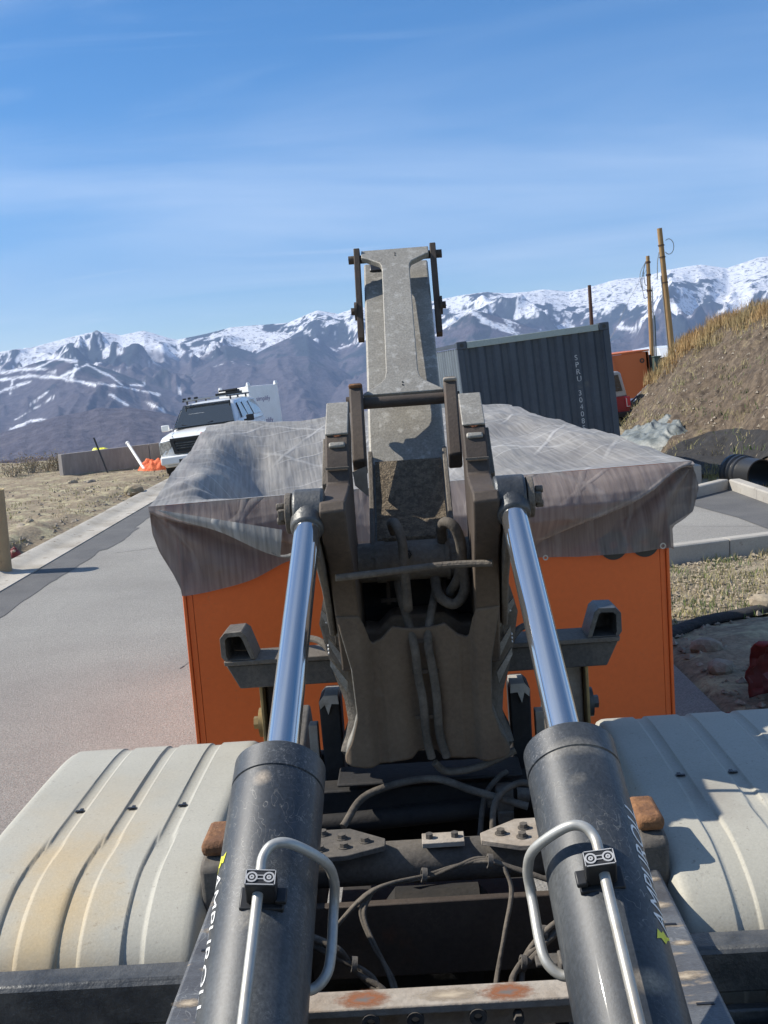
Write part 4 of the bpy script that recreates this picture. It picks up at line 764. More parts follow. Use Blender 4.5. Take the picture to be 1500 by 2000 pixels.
for s in (-1, 1):
    m = MB(); m.prism(gp, lambda p, t: (s*p[0], 3.06+p[1]*1.0, .925+t+abs(p[0])*.0), -.008, .008); o = m.build('gusset_plate', 'dusty_frame' if s < 0 else 'rust_beam', T, bevel=.002)
    for x, y in ((.20, -.05), (.27, -.02), (.26, -.08), (.33, .015), (.33, -.09)):
        m = MB(); m.cyl((s*x, 3.06+y, .931), (s*x, 3.06+y, .948), .013, 6); m.cyl((s*x, 3.06+y, .931), (s*x, 3.06+y, .936), .018, 14); m.build('bolt', 'dusty_frame', o, smooth=20)
m = MB(); m.box((.03, 3.03, .916), (.125, .07, .016)); o = m.build('clamp_plate', 'rust_beam', T, bevel=.002)
for x in (-.01, .065): m = MB(); m.cyl((x, 3.03, .924), (x, 3.03, .938), .012, 6); m.build('bolt', 'dusty_frame', o)
m = MB(); m.box((0, 2.88, .70), (.74, .03, .22)); m.build('axle_cross_plate', 'brown_steel', T, bevel=.004)
m = MB(); m.tube([(-.9, 3.14, .48), (-.25, 3.14, .48), (-.12, 3.14, .50), (.12, 3.14, .50), (.25, 3.14, .48), (.9, 3.14, .48)], [.07, .08, .20, .20, .08, .07], 28); m.build('rear_axle', 'dark_chassis', T)
m = MB(); m.cyl((0, 2.75, .55), (0, 1.1, .58), .05, 20); m.build('drive_shaft', 'dark_chassis', T)
m = MB(); m.cyl((-.25, 2.60, .55), (.28, 2.60, .55), .125, 28); m.build('air_tank', 'dark_chassis', T)
m = MB(); m.box((0, 2.27, .885), (.80, .075, .022)); m.box((0, 2.30, .84), (.80, .012, .09)); o = m.build('rusty_cross_member', 'rust_beam', T, bevel=.004)
m = MB()
for x in (-.16, -.06, .08): m.ring((x, 2.235, .862), (0, 1, 0), .02, .01, .014, 14)
m.cyl((.17, 2.22, .855), (.17, 2.25, .855), .012, 6); m.loose('hanger_lug', 'dusty_frame', o)
for x in (-.175, .150): splat('weld_patch', 'rust_splat', (x, 2.268, .8966), .075, .042, o)
splat('weld_patch', 'mud_splat', (0.02, 2.268, .8966), .09, .03, o)
m = MB(); m.box((0, 1.95, .80), (.80, .04, .20)); m.build('front_cross_plate', 'dark_chassis', T)
m = MB(); m.box((0, 3.75, .70), (.74, .25, .20)); m.box((0, 4.0, .78), (1.10, .06, .16)); m.build('tail_beam', 'dark_chassis', T, bevel=.01)
m = MB(); m.box((0, 2.8, .36), (.72, 2.2, .03)); m.build('dark_blocking_plate', 'dark_chassis', T)  # added under the chassis to keep the gap between the rails dark
def hose(name, pts, r, m_, n=8, sub=7): m = MB(); m.tube(smooth_path(pts, sub), r, n); return m.build(name, m_, T, smooth=60)
hose('dark_hose', [(-.28, 3.2, .90), (-.20, 3.3, .96), (0, 3.30, 1.0), (.14, 3.25, .97), (.3, 3.2, .93)], .012, 'hose_dusty')
hose('dark_hose', [(.18, 3.15, .82), (.20, 3.2, .95), (.28, 3.22, 1.0), (.36, 3.2, .98)], .010, 'hose_dusty')
hose('dark_hose', [(.14, 3.2, .80), (.17, 3.28, .93), (.22, 3.3, .99), (.25, 3.32, 1.0)], .009, 'hose_dusty')
rnd = random.Random(4)
def wire(pts, n, spread, r, m_='hose_dusty'):
    for k in range(n):
        ph = rnd.uniform(0, 6); q = [V3(p)+V3((spread*math.sin(ph+i*1.9), spread*math.cos(ph*1.3+i*2.3), spread*math.sin(ph*.7+i*1.4))) for i, p in enumerate(pts)]; hose('wiring', q, r, m_, 7, 6)
wire([(-.30, 2.78, .78), (-.17, 2.80, .885), (-.02, 2.84, .90), (.06, 2.85, .925), (.14, 2.85, .93), (.24, 2.83, .90), (.35, 2.80, .87)], 3, .006, .0055)
wire([(.19, 2.83, .915), (.205, 2.80, .86), (.18, 2.72, .78), (.14, 2.62, .70), (.13, 2.55, .66)], 2, .004, .006)
wire([(-.17, 2.80, .885), (-.205, 2.78, .84), (-.18, 2.72, .78), (-.13, 2.66, .70), (-.11, 2.5, .66)], 3, .006, .0055)
wire([(-.36, 2.62, .86), (-.27, 2.60, .83), (-.21, 2.58, .79), (-.15, 2.54, .74), (-.12, 2.48, .70)], 6, .016, .008)
wire([(.34, 2.62, .88), (.28, 2.60, .85), (.23, 2.57, .80), (.19, 2.52, .76), (.17, 2.45, .72)], 5, .012, .008)
m = MB()
for c in ((-.03, 2.835, .905), (.155, 2.845, .93), (.27, 2.60, .845), (.21, 2.56, .79), (-.22, 2.58, .80)): m.ring(c, (1, .1, -.2), .020, .006, .014, 12)
m.loose('cable_tie', 'dusty_frame', T)
m = MB(); m.box((.31, 2.42, .86), (.05, .06, .05)); m.cyl((.30, 2.36, .85), (.25, 2.34, .84), .012, 8); m.box((.32, 2.55, .80), (.16, .05, .012)); m.build('junction_block', 'dusty_frame', T, bevel=.004)
# hoses hanging down the arm
hose('arm_hose', [(.105, 3.30, 1.60), (.135, 3.26, 1.66), (.146, 3.22, 1.75), (.132, 3.20, 1.815), (.105, 3.22, 1.835), (.090, 3.27, 1.81), (.092, 3.32, 1.76)], .0165, 'hose_dusty', 12)
hose('arm_hose', [(.145, 3.24, 1.72), (.15, 3.25, 1.62), (.115, 3.25, 1.575), (.07, 3.27, 1.60), (.06, 3.33, 1.66)], .0165, 'hose_dusty', 12)
hose('arm_hose', [(-.058, 3.33, 1.80), (-.062, 3.27, 1.835), (-.048, 3.22, 1.84), (-.032, 3.20, 1.79), (-.030, 3.20, 1.69), (-.028, 3.205, 1.60), (-.028, 3.22, 1.575)], .0145, 'hose_dusty', 12)
hose('arm_hose', [(-.060, 3.36, 1.68), (-.050, 3.30, 1.60), (-.030, 3.25, 1.52), (-.016, 3.222, 1.45), (-.012, 3.238, 1.36), (-.002, 3.245, 1.27), (.0, 3.262, 1.16), (.012, 3.27, 1.08)], .0135, 'hose_dusty', 12)
hose('arm_hose', [(.075, 3.36, 1.66), (.055, 3.30, 1.59), (.034, 3.25, 1.52), (.026, 3.222, 1.46), (.036, 3.238, 1.36), (.041, 3.245, 1.27), (.042, 3.262, 1.16), (.06, 3.27, 1.08)], .0135, 'hose_dusty', 12)
m = MB()
for w_ in (1.47, 1.37, 1.22): m.box((.012, 3.232+(1.47-w_)*.10, w_), (.082, .008, .012))
m.loose('hose_clip', 'brown_steel', T)
hose('tail_hose', [(.02, 3.28, 1.06), (.06, 3.3, 1.02), (.16, 3.3, 1.03), (.28, 3.32, 1.07)], .012, 'hose_dusty')
# ================================================================== ORANGE BIN AND ITS TARP
BN = empty('roll_off_bin', (.218, 5.42, 0), R(5.8), 'orange steel roll off bin standing behind the hoist under a grey mesh cover', 'dumpster')
LB, HB = 3.5, 1.243
def rimz(y): return 1.70+.062*y
def yz(p, x): return (x, p[0], p[1])
for s in (-1, 1): m = MB(); m.prism([(0, .10), (LB, .10), (LB, rimz(LB)), (0, rimz(0))], yz, s*HB, s*(HB-.03)); m.build('side_wall', 'orange_paint', BN, bevel=.003)
m = MB(); m.box((0, .015, (.1+rimz(0))/2), (2*HB-.064, .03, rimz(0)-.1)); m.build('front_wall', 'orange_paint', BN)
m = MB(); m.box((0, LB-.015, (.1+rimz(LB))/2), (2*HB-.064, .03, rimz(LB)-.1)); m.build('tail_gate', 'orange_paint', BN)
m = MB(); m.box((0, LB/2, .13), (2*HB-.064, LB-.064, .03)); m.build('floor_plate', 'orange_paint', BN)
for s in (-1, 1):
    m = MB(); m.prism([(-.012, .08), (.06, .08), (.06, rimz(0)-.02), (-.012, rimz(0)-.02)], yz, s*(HB+.002), s*(HB+.018)); m.build('corner_post', 'orange_paint', BN, bevel=.004)
    for y_ in (.6, 1.2, 1.8, 2.4, 3.0): m = MB(); m.box((s*(HB+.032), y_, .85), (.06, .09, 1.45)); m.build('side_rib', 'orange_paint', BN, bevel=.006)
    m = MB(); m.prism([(-.01, rimz(0)-.09), (LB+.01, rimz(LB)-.09), (LB+.01, rimz(LB)), (-.01, rimz(0))], yz, s*(HB+.003), s*(HB+.07)); m.build('top_rail', 'orange_paint', BN, bevel=.008)
m = MB(); m.box((-.35, LB/2, .06), (.12, LB, .11)); m.box((.35, LB/2, .06), (.12, LB, .11)); m.loose('skid_rail', 'orange_paint', BN)
m = MB()
for c in (.965, 1.135): m.ring((c, -.0045, 1.315), (0, 1, 0), .075, .052, .006, 32)
m.loose('black_lettering', 'black_trim', BN)
# cover: one sheet over the top, hanging down in front and at the sides
TP = empty('mesh_cover', (.218, 5.42, 0), R(5.8), 'dusty grey mesh cover draped over the orange bin and hanging in folds at its corners', 'tarp')
HX_ = 1.375
def nse(x, y, s=0): return float(fbm(np.array(x), np.array(y), 4, s))
def top_pt(u, v):
    y = -.07+v*(LB+.13); hw = HX_-.115*v; x = -hw+2*hw*u; z = rimz(max(y, 0))+.03
    fx = sm(np.array((u-.055)/.15)); fxr = 1-.86*sm(np.array((u-.30)/.50)); fe = sm(np.array((1-u-.055)/.10)); fy = sm(np.array((v-.015)/.13))*(1-sm(np.array((v-.28)/.72)))
    sag = .40*fx*fxr*fe*(fy*1.0)
    z -= float(sag)
    z += .028*nse(x*2.2, y*1.4, 3)*min(1, v*8)+.014*nse(x*7, y*2.5, 4)*min(1, v*8)
    # slack ripples fanning from the left rim
    z += .013*math.sin(9*math.atan2(y+.1, x+1.5)*3)*math.exp(-((u-.12)/.12)**2)*min(1, v*6)
    z += .03*math.exp(-((v-.42-.25*u)/.05)**2)*(u > .5)*(1-abs(u-.75)*3.5 if abs(u-.75) < .28 else 0)
    if v > .97: z += .01
    return (x, y, z)
nu_, nv_ = 150, 130
gu = np.linspace(0, 1, nu_); gu = .5+.5*np.sign(gu-.5)*(1-(1-np.abs(2*gu-1))**1.25); gv = np.linspace(0, 1, nv_)**1.15
P_ = np.array([[top_pt(u, v) for u in gu] for v in gv])
# round the rims
top = np_grid('cover_top', 'mesh_tarp', P_[:, :, 0], P_[:, :, 1], P_[:, :, 2], TP)
def hem(u):       # length hanging in front
    b = .47-.02*u
    b += -.10*math.exp(-((u-.24)/.07)**2)-.05*math.exp(-((u-.12)/.10)**2)+.02*math.sin(u*22)+.05*math.exp(-((u-.40)/.03)**2)
    if u > .62: b = .45-.055*(u < .80)*(1-abs((u-.71)/.09))*.3
    return b
EL = lambda t: float(np.interp(t, [0, .3, .5, .75, .92, 1], [HX_, HX_-.005, HX_-.03, HX_-.085, HX_-.115, HX_-.118]))
ER = lambda t: float(np.interp(t, [0, .3, .58, .66, .74, 1], [HX_, HX_+.035, HX_+.0, HX_-.05, HX_-.115, HX_-.112]))
Df = np.zeros((70, 260, 3))
for j in range(70):
    t = j/69
    for i in range(260):
        u = i/259; x0, y0, z0 = top_pt(u, 0); L_ = hem(u)*t
        # taper from the overhanging corner to the wall of the bin
        side_l = EL(t); side_r = ER(t)
        x = (-side_l+(side_l)*(u/.5)) if u < .5 else side_r*(u-.5)/.5
        dL = math.hypot(x+HX_, L_); aL = math.atan2(L_, x+HX_+.02); dR = math.hypot(HX_-x, L_); aR = math.atan2(L_, HX_-x+.02)
        wL = math.exp(-((x+HX_)/1.0)**2); wR = math.exp(-((HX_-x)/.85)**2)
        f = .050*(1-abs(math.sin(6.5*aL+.3)))*wL*min(1, dL*3)+.075*(1-abs(math.sin(4.6*aR-.45)))*wR*min(1, dR*3)-.03
        f += .014*nse(x*7, L_*4.0, 7)+.024*nse(x*2.5, L_*3, 8)+.03*math.sin(t*3.0)
        ba = .08+.09*float(sm(np.array((u-.35)/.25))); y = y0-.012-ba*float(np.interp(t, [0, .06, .14, .24, .34, .5, .7, .85, 1], [0, .22, .50, .80, .97, .92, .5, .22, .1]))-f*float(np.interp(t, [0, .15, .4, 1], [.3, .6, 1, 1]))-.010
        Bd = float(np.interp(u, [0, .10, .25, .45, .60, .70, .78, .88, .97, 1], [.02, .11, .24, .38, .42, .36, .25, .125, .035, .02]))+.012*math.sin(u*31)
        kf = float(sm(np.array((L_-Bd)/.022))); tuck = .045+.020*math.sin(11*aL)*wL+.026*math.sin(9*aR)*wR+.018*nse(x*5, L_*6, 9)
        y = y*(1-kf)+(-tuck-.25*max(0, .05-t))*kf if kf > 0 else y
        y = min(y, -.030)
        Df[j, i] = (x, y, z0-L_-.0*t-.02*(t == 0)*0)
np_grid('front_drape', 'mesh_drape', Df[:, :, 0], Df[:, :, 1], Df[:, :, 2], TP)
for s in (-1, 1):
    SP = np.zeros((30, 90, 3))
    for j in range(30):
        t = j/29
        for i in range(90):
            v = i/89; x0, y0, z0 = top_pt(0 if s < 0 else 1, v); L_ = (hem(0 if s < 0 else 1)-.03*math.sin(v*17)*(v > .02))*t
            e = 0 if v > .05 else 0
            E_f = EL if s < 0 else ER; SP[j, i] = (x0+s*(.012*math.sin(v*40+t*2)*t)*(v > .03)+s*(E_f(t)-HX_), y0, z0-L_)
    np_grid('side_drape', 'mesh_drape', SP[:, :, 0], SP[:, :, 1], SP[:, :, 2], TP)
zb_ = np.array([top_pt(u, 1) for u in np.linspace(0, 1, 40)]); BK = np.stack([zb_, zb_-np.array([0, -.02, .35])]); np_grid('rear_drape', 'mesh_drape', BK[:, :, 0], BK[:, :, 1], BK[:, :, 2], TP)
# loose flap folded over the left front
m = MB(); z0 = rimz(0)+.03
def flap(a, b):
    p0 = V3((-1.335, -.12, z0-.012)); e1 = V3((-.74, -.255, z0-.145)); e2 = V3((-.76, -.245, z0-.275)); q = p0+(e1-p0)*a; r_ = p0+(e2-p0)*a; c = q+(r_-q)*b
    c.y -= .02*math.sin(b*math.pi)*a; c.z -= .02*math.sin(a*9)*b*.4; return c
m.grid(flap, 30, 12); m.build('folded_flap', 'mesh_tarp', TP)
m = MB()
def flap2(a, b):
    p0 = V3((-.80, -.235, z0-.25)); e1 = V3((-.40, -.19, z0-.325)); c = p0+(e1-p0)*a; return c+V3((0, -.015*math.sin(b*3), -.035*b*math.sin(a*math.pi)-.012*math.sin(a*14)))
m.grid(flap2, 20, 6); m.build('folded_flap', 'mesh_tarp', TP)
m = MB(); m.ring((1.20, -.085, z0-.425), (0, 1, 0), .016, .006, .004, 20); m.ring((.58, -.085, z0-.43), (0, 1, 0), .014, .006, .004, 20); m.loose('eyelet', 'pipe_steel', TP)
# rear bow the cover is pulled over
# ================================================================== THINGS ROUND ABOUT
def loft(m, rings):
    n = len(rings[0]); vs = [p for r in rings for p in r]
    m.add(vs, [(i*n+j, i*n+(j+1) % n, (i+1)*n+(j+1) % n, (i+1)*n+j) for i in range(len(rings)-1) for j in range(n)]+[tuple(range(n-1, -1, -1)), tuple((len(rings)-1)*n+j for j in range(n))]); return m
def sym(half, y): return [(x, y, z) for x, z in half]+[(-x, y, z) for x, z in half[::-1]]
def wheel(parent, x, y, r, wd, rimm='galvanized', zc=None):
    zc = r if zc is None else zc; o = MB(); K = 28; pr = [(-wd/2, r*.93), (-wd/2+.02, r), (wd/2-.02, r), (wd/2, r*.93), (wd/2, r*.6), (-wd/2, r*.6)]; vs = []
    for j in range(K):
        a = 2*math.pi*j/K
        for p in pr: vs.append((x+p[0], y+p[1]*math.cos(a), zc+p[1]*math.sin(a)))
    L_ = len(pr); o.add(vs, [(j*L_+i, j*L_+(i+1) % L_, ((j+1) % K)*L_+(i+1) % L_, ((j+1) % K)*L_+i) for j in range(K) for i in range(L_)]); w_ = o.build('wheel', 'rubber', parent)
    o = MB(); o.cyl((x-wd*.3, y, zc), (x+wd*.3, y, zc), r*.6, 20); o.build('rim', rimm, w_); return w_
# white pickup
PU = empty('pickup_truck', (-4.54, 27.2, -.06), label='white pickup truck with a roof rack and black grille parked beyond the grey mesh cover', cat='pickup truck', rot=(0, R(-3.6), R(-2.5)))
m = MB()
rings = []
for y, w_, zb, zm, zt, cr in ((.02, .84, .48, .56, .74, .0), (.0, .90, .40, .55, .80, .0), (.05, .95, .38, .60, 1.02, .01), (.12, .975, .37, .70, 1.10, .02), (.3, 1.0, .36, .75, 1.15, .04), (.9, 1.01, .36, .80, 1.20, .05), (1.45, 1.01, .36, .80, 1.24, .05), (1.6, 1.01, .36, .80, 1.25, .0), (5.6, 1.01, .40, .80, 1.27, .0), (5.78, .97, .45, .80, 1.24, .0)):
    rings.append(sym([(0, zb), (w_-.1, zb), (w_, zb+.1), (w_+.0, zm), (w_-.02, zt-.10), (w_-.09, zt-.01), (w_*.5, zt+cr*.8), (0, zt+cr)], y))
loft(m, rings); m.build('body', 'truck_white', PU, bevel=.02, smooth=50)
m = MB(); rings = []
for y, wb, wt, z0_, z1_ in ((1.35, .90, .86, 1.20, 1.25), (2.05, .95, .70, 1.22, 1.80), (2.35, .95, .69, 1.24, 1.87), (3.2, .95, .69, 1.24, 1.90), (4.2, .95, .70, 1.25, 1.90), (5.55, .95, .72, 1.25, 1.86), (5.72, .94, .76, 1.25, 1.70)):
    rings.append(sym([(0, z0_), (wb, z0_), (wb-(wb-wt)*.45, z0_+(z1_-z0_)*.5), (wt+.02, z1_-.06), (wt-.07, z1_-.005), (wt*.5, z1_+.015), (0, z1_+.02)], y))
loft(m, rings); m.build('cab', 'truck_white', PU, smooth=45)
def quad(name, pts, mm_, parent, th=.012):
    c = (V3(pts[1])-V3(pts[0])).cross(V3(pts[-1])-V3(pts[0])).normalized(); o = MB(); n = len(pts); o.add([V3(p)+c*th for p in pts]+[V3(p)-c*th for p in pts], [tuple(range(n)), tuple(range(2*n-1, n-1, -1))]+[(i, n+i, n+(i+1) % n, (i+1) % n) for i in range(n)]); return o.build(name, mm_, parent, smooth=0)
for s in (-1, 1): m = MB(); m.tube([(s*.15-.2, 1.36, 1.30), (s*.42-.2, 1.42, 1.375)], .012, 6); m.build('wiper', 'black_trim', PU)
m = MB(); m.box((0, 1.32, 1.285), (1.62, .10, .02)); m.build('cowl', 'black_trim', PU)
for s in (-1, 1): m = MB(); m.tube([(s*.62, .10, 1.135), (s*.72, .7, 1.195), (s*.78, 1.3, 1.225)], .008, 6); m.build('hood_seam', 'black_trim', PU)
ws = quad('windshield', [(-.80, 1.355, 1.305), (.80, 1.355, 1.305), (.645, 2.045, 1.855), (-.645, 2.045, 1.855)], 'glass_dark', PU, .010)
m = MB(); m.box((-.25, 1.75, 1.628), (.42, .03, .006), Matrix.Rotation(R(35), 3, 'X')); m.build('dash_paper', 'wrap_white', ws)
for s in (-1, 1):
    for y0, y1 in ((2.15, 2.85), (2.92, 3.75), (3.95, 5.3)):
        quad('side_window', [(s*.925, y0-.22*(y0 < 2.5), 1.36), (s*.925, y1, 1.36), (s*.745, y1-.04, 1.78), (s*.76, y0+.12, 1.76)], 'glass_dark', PU, .018)
    o = MB(); o.box((s*1.16, 1.78, 1.33), (.20, .10, .17)); o.box((s*1.03, 1.80, 1.28), (.10, .05, .05)); o.build('mirror', 'truck_white' if s < 0 else 'black_trim', PU, bevel=.02)
    o = MB(); o.prism([(s*.66, 1.06), (s*.955, 1.03), (s*.975, .72), (s*.80, .70), (s*.64, .90)], lambda p, t: (p[0], t+.06*abs(p[0]), p[1]), -.045, .10); o.build('headlight', 'lamp_glass', PU, bevel=.01)
    o = MB(); o.box((s*.72, -.045, .50), (.26, .05, .10)); o.build('fog_recess', 'black_trim', PU, bevel=.01)
    for y in (1.02, 4.75): wheel(PU, s*.90, y, .41, .27)
    o = MB(); o.cyl((s*.60, 1.9, 1.975), (s*.60, 5.6, 1.975), .02, 8); rr = o.build('roof_rail', 'black_trim', PU)
    for y in (2.4, 3.6, 5.0): o = MB(); o.box((s*.60, y, 1.925), (.04, .06, .10)); o.build('rail_foot', 'black_trim', rr)
o = MB(); o.box((0, -.07, .56), (1.90, .12, .22)); o.build('bumper', 'truck_white', PU, bevel=.04)
o = MB(); o.box((0, -.115, .50), (.95, .05, .14)); o.build('bumper_intake', 'black_trim', PU, bevel=.01)
o = MB(); frustum_ring(o, [(-.66, 1.10), (.66, 1.10), (.58, .70), (-.58, .70)], [(-.56, 1.03), (.56, 1.03), (.49, .77), (-.49, .77)], lambda p, t: (p[0], t, p[1]), -.06, .06); gr_ = o.build('grille', 'black_trim', PU, bevel=.008)
o = MB(); o.box((0, -.0, .90), (1.1, .03, .28)); o.build('grille_mesh', 'black_plastic', gr_)
for z in (.84, .90, .96): o = MB(); o.box((0, -.045, z), (1.05-.0, .025, .028)); o.build('grille_bar', 'eye_steel', gr_, bevel=.004)
for y in (2.0, 2.6, 3.2, 3.9, 4.6, 5.3): o = MB(); o.box((0, y, 1.99), (1.24, .06, .03)); o.build('rack_bar', 'galvanized', PU)
for x, z, w_ in ((-.62, 2.03, .08), (-.48, 2.04, .07), (-.30, 2.03, .10)): o = MB(); o.box((x, 2.2, z), (w_, .12, .06)); o.build('rack_case', 'black_plastic', PU, bevel=.01)
o = MB(); o.box((.25, 4.2, 2.04), (.7, .5, .07)); o.box((.35, 4.3, 2.10), (.35, .4, .07)); o.cyl((.0, 4.0, 2.13), (.55, 4.0, 2.13), .03, 10); o.build('rack_gear', 'black_plastic', PU, bevel=.01)
# wrapped white stack
WB = empty('wrapped_stack', (-3.95, 34.9, .05), label='tall white plastic wrapped stack with faint purple lettering behind the white pickup', cat='wrapped goods', rot=(0, R(-5), R(-38)))
m = MB(); m.box((0, 0, 1.02), (1.36, 1.36, 2.04)); m.build('wrap', 'wrap_white', WB, bevel=.03)
for a, b in ((-1, -1), (1, -1), (-1, 1), (1, 1)): o = MB(); o.prism([(-.07, 0), (.07, 0), (.03, .13), (-.02, .12)], lambda p, t: (a*.63+p[0], b*.63+t, 2.03+p[1]), -.05, .05); o.build('wrap_corner', 'wrap_white', WB, bevel=.015)
for k, z in enumerate((1.55, .85)): text_mesh('print', 'simplify', .21, 'purple_print', lambda x, y, z_, W: V3((.684+z_, -.40+x, z+y)), WB, depth=.002)
# concrete barrier with the sign rod and pipe leaning on it
BA = empty('concrete_barrier', (0, 0, 0), label='long weathered concrete barrier wall at the left edge of the bench', cat='barrier')
b0 = gnd(125, 938); b1 = gnd(320, 911); b2 = b0+(b1-b0)*2.6; d = (b2-b0).normalized(); nn = V3((-d.y, d.x, 0)); Lb = (b2-b0).length
for i in range(3):
    p = b0+d*(Lb*i/3+.01); q = b0+d*(Lb*(i+1)/3-.01); m = MB()
    m.prism([(0, -.1), (.02, .68), (.20, .68), (.22, -.1)], lambda c, t: p+(q-p)*t+nn*c[0]+V3((0, 0, c[1]+.02)), 0, 1); m.build('barrier_section', 'barrier_concrete', BA, bevel=.012)
p0 = gnd(216, 932); p1 = at(183, 855, 29.2); m = MB(); m.cyl(p0-V3((0, 0, .1)), p1, .024, 8); o = m.build('steel_post', 'black_trim'); tag(o, 'thin black steel post leaning left in front of the concrete barrier', 'post')
p0 = gnd(288, 926); p1 = at(250, 867, 30.4); m = MB(); m.cyl(p0, p1, .042, 12); m.cyl(p1, p1+(p1-p0).normalized()*.06, .055, 12); o = m.build('plastic_pipe', 'pvc_white'); tag(o, 'white plastic pipe leaning on the concrete barrier beside the orange netting', 'pipe')
def heap(name, m_, c, rx, ry, h, seed, n=46, k=3.0):
    x, y = np.meshgrid(np.linspace(-1, 1, n), np.linspace(-1, 1, n)); r = np.hypot(x, y); env = np.clip(1-r**2.2, 0, 1)**.5
    wp = .5*fbm(x*2, y*2, 2, seed+7); z = env*h*(.72+.45*fbm(x*1.6+seed, y*1.6, 3, seed)+.30*(ridged(x*k+seed+wp, y*k+wp, 2, seed+1)-.4)+.16*ridged((x+y*.6)*k*2+wp*3, (y-x*.5)*k*1.3, 2, seed+3))
    X_ = x*rx*(1+.12*fbm(x*3, y*3, 2, seed+4)); return np_grid(name, m_, c[0]+X_, c[1]+y*ry, c[2]+z-.03)
c = gnd(305, 924); o = heap('orange_netting', 'netting_orange', (c.x+.05, c.y+.3, .05), .62, .5, .40, 4); tag(o, 'heap of orange safety netting on the dirt left of the white pickup', 'netting')
p = at(196, 885, 30.6); o = heap('yellow_rag', 'yellow_vinyl', (p.x, p.y, .69), .24, .10, .09, 8, 20); tag(o, 'small yellow ochre rag lying on top of the concrete barrier', 'rag')
# cardboard form tube
g0 = gnd(-2, 1121); m = MB(); vs = []; K = 40
for z, r_ in ((0, .172), (1.11, .172), (1.11, .162), (0, .162)): vs += [(r_*math.cos(2*math.pi*j/K), r_*math.sin(2*math.pi*j/K), z) for j in range(K)]
m.add(vs, [(a*K+j, a*K+(j+1) % K, ((a+1) % 4)*K+(j+1) % K, ((a+1) % 4)*K+j) for a in range(4) for j in range(K)])
TB = empty('form_tube', (g0.x, g0.y, .01), label='brown cardboard form tube standing on the gutter at the left edge', cat='form tube', rot=(0, R(1.0), 0)); m.build('tube_wall', 'cardboard_tube', TB)
m = MB(); m.ring((0, 0, 1.112), (0, 0, 1), .174, .014, .012, 40); m.build('tube_rim', 'cardboard_rim', TB)
for k in range(7): text_mesh('tube_print', '·|·', .05, 'brown_steel', lambda x, y, z_, W: V3((.1735*math.cos(R(-62)+x*5), .1735*math.sin(R(-62)+x*5), .16+.14*k+y)), TB, depth=.0006)
o = heap('red_cloth', 'red_plastic', (gnd(27, 1083).x, gnd(27, 1083).y, .0), .10, .12, .16, 12, 20); tag(o, 'scrap of red cloth in the dirt behind the cardboard tube', 'cloth')
# sagebrush
for k, (px, py, hh, sd, lb) in enumerate(((25, 937, .62, 1, 'leftmost brown sagebrush at the edge of the bench'), (62, 930, .70, 2, 'tallest brownish sagebrush, second from the left picture edge'), (92, 926, .55, 3, 'small pale sagebrush with bare twigs left of the barrier'), (112, 924, .66, 4, 'orange brown sagebrush touching the end of the concrete barrier'))):
    c = gnd(px, py); root = empty('sagebrush', (c.x, c.y, -.02), label=lb, cat='shrub', group='sagebrush at the edge of the bench'); rs = np.random.RandomState(sd+20); m = MB(); tw = MB()
    for i in range(16):
        a = rs.rand()*6.28; q = V3((math.cos(a)*.35*rs.rand()**.5*1.3, math.sin(a)*.4*rs.rand(), hh*rs.uniform(.5, .9))); tw.tube([V3((q.x*.2, q.y*.2, 0)), q*.55+V3((0, 0, .02)), q], [.012, .008, .004], 5)
        for j in range(46):
            e = q*rs.uniform(.45, 1.1)+V3(rs.randn(3)*np.array([.11, .11, .07])); e.z = max(e.z, .03); s_ = rs.uniform(.015, .035); t1 = V3(rs.randn(3)).normalized()*s_; t2 = V3(rs.randn(3)).normalized()*s_; m.add([e, e+t1, e+t1+t2, e+t2], [(0, 1, 2, 3)])
    m.build('foliage', 'sage_leaf', root, smooth=0, recalc=False); tw.build('stems', 'pale_twig', root)
def stone(px, py, s_, lb, sd, m_='rock', c=None):
    c = gnd(px, py) if c is None else c; rs = np.random.RandomState(sd); import bmesh; bm = bmesh.new(); bmesh.ops.create_icosphere(bm, subdivisions=2, radius=1)
    for v in bm.verts: n_ = v.co.normalized(); f = 1+.30*float(fbm(np.array(n_.x*1.5+sd), np.array(n_.y*1.5+n_.z), 3, sd)); v.co = V3((n_.x*f*s_[0], n_.y*f*s_[1], n_.z*f*s_[2]))
    me = bpy.data.meshes.new('rock'); bm.to_mesh(me); bm.free(); me.materials.append(MATS[m_]); o = bpy.data.objects.new('rock', me); COL.objects.link(o); o.location = (c.x, c.y, s_[2]*.5+.03); o.rotation_euler = (0, 0, sd); tag(o, lb, 'rock'); return o
stone(355, 945, (.16, .10, .10), 'pale flat rock on the dirt nearest the concrete barrier', 1, 'gravel_stone', c=gnd(143, 951))
stone(0, 0, (.15, .11, .12), 'brown boulder by the rut left of the gutter', 2, c=gnd(44, 1045))
stone(0, 0, (.10, .09, .09), 'small pale rock on the spoil behind the boulder', 3, 'gravel_stone', c=gnd(60, 1030))
stone(0, 0, (.15, .10, .10), 'dark rock low in the dirt right of the pale flat rock', 4, c=gnd(178, 950))
stone(0, 0, (.30, .22, .14), 'long clod beside the far stretch of the gutter', 5, 'dirt', c=gnd(263, 967))
stone(0, 0, (.12, .10, .08), 'grey rock in the shaded dirt right of the orange bin', 6, c=gnd(1381, 1282))
stone(0, 0, (.11, .09, .07), 'second grey rock in the shaded dirt, nearest the fender', 7, c=gnd(1408, 1322))
stone(0, 0, (.12, .12, .09), 'pale rock at the right picture edge below the gravel', 8, 'gravel_stone', c=gnd(1492, 1195))
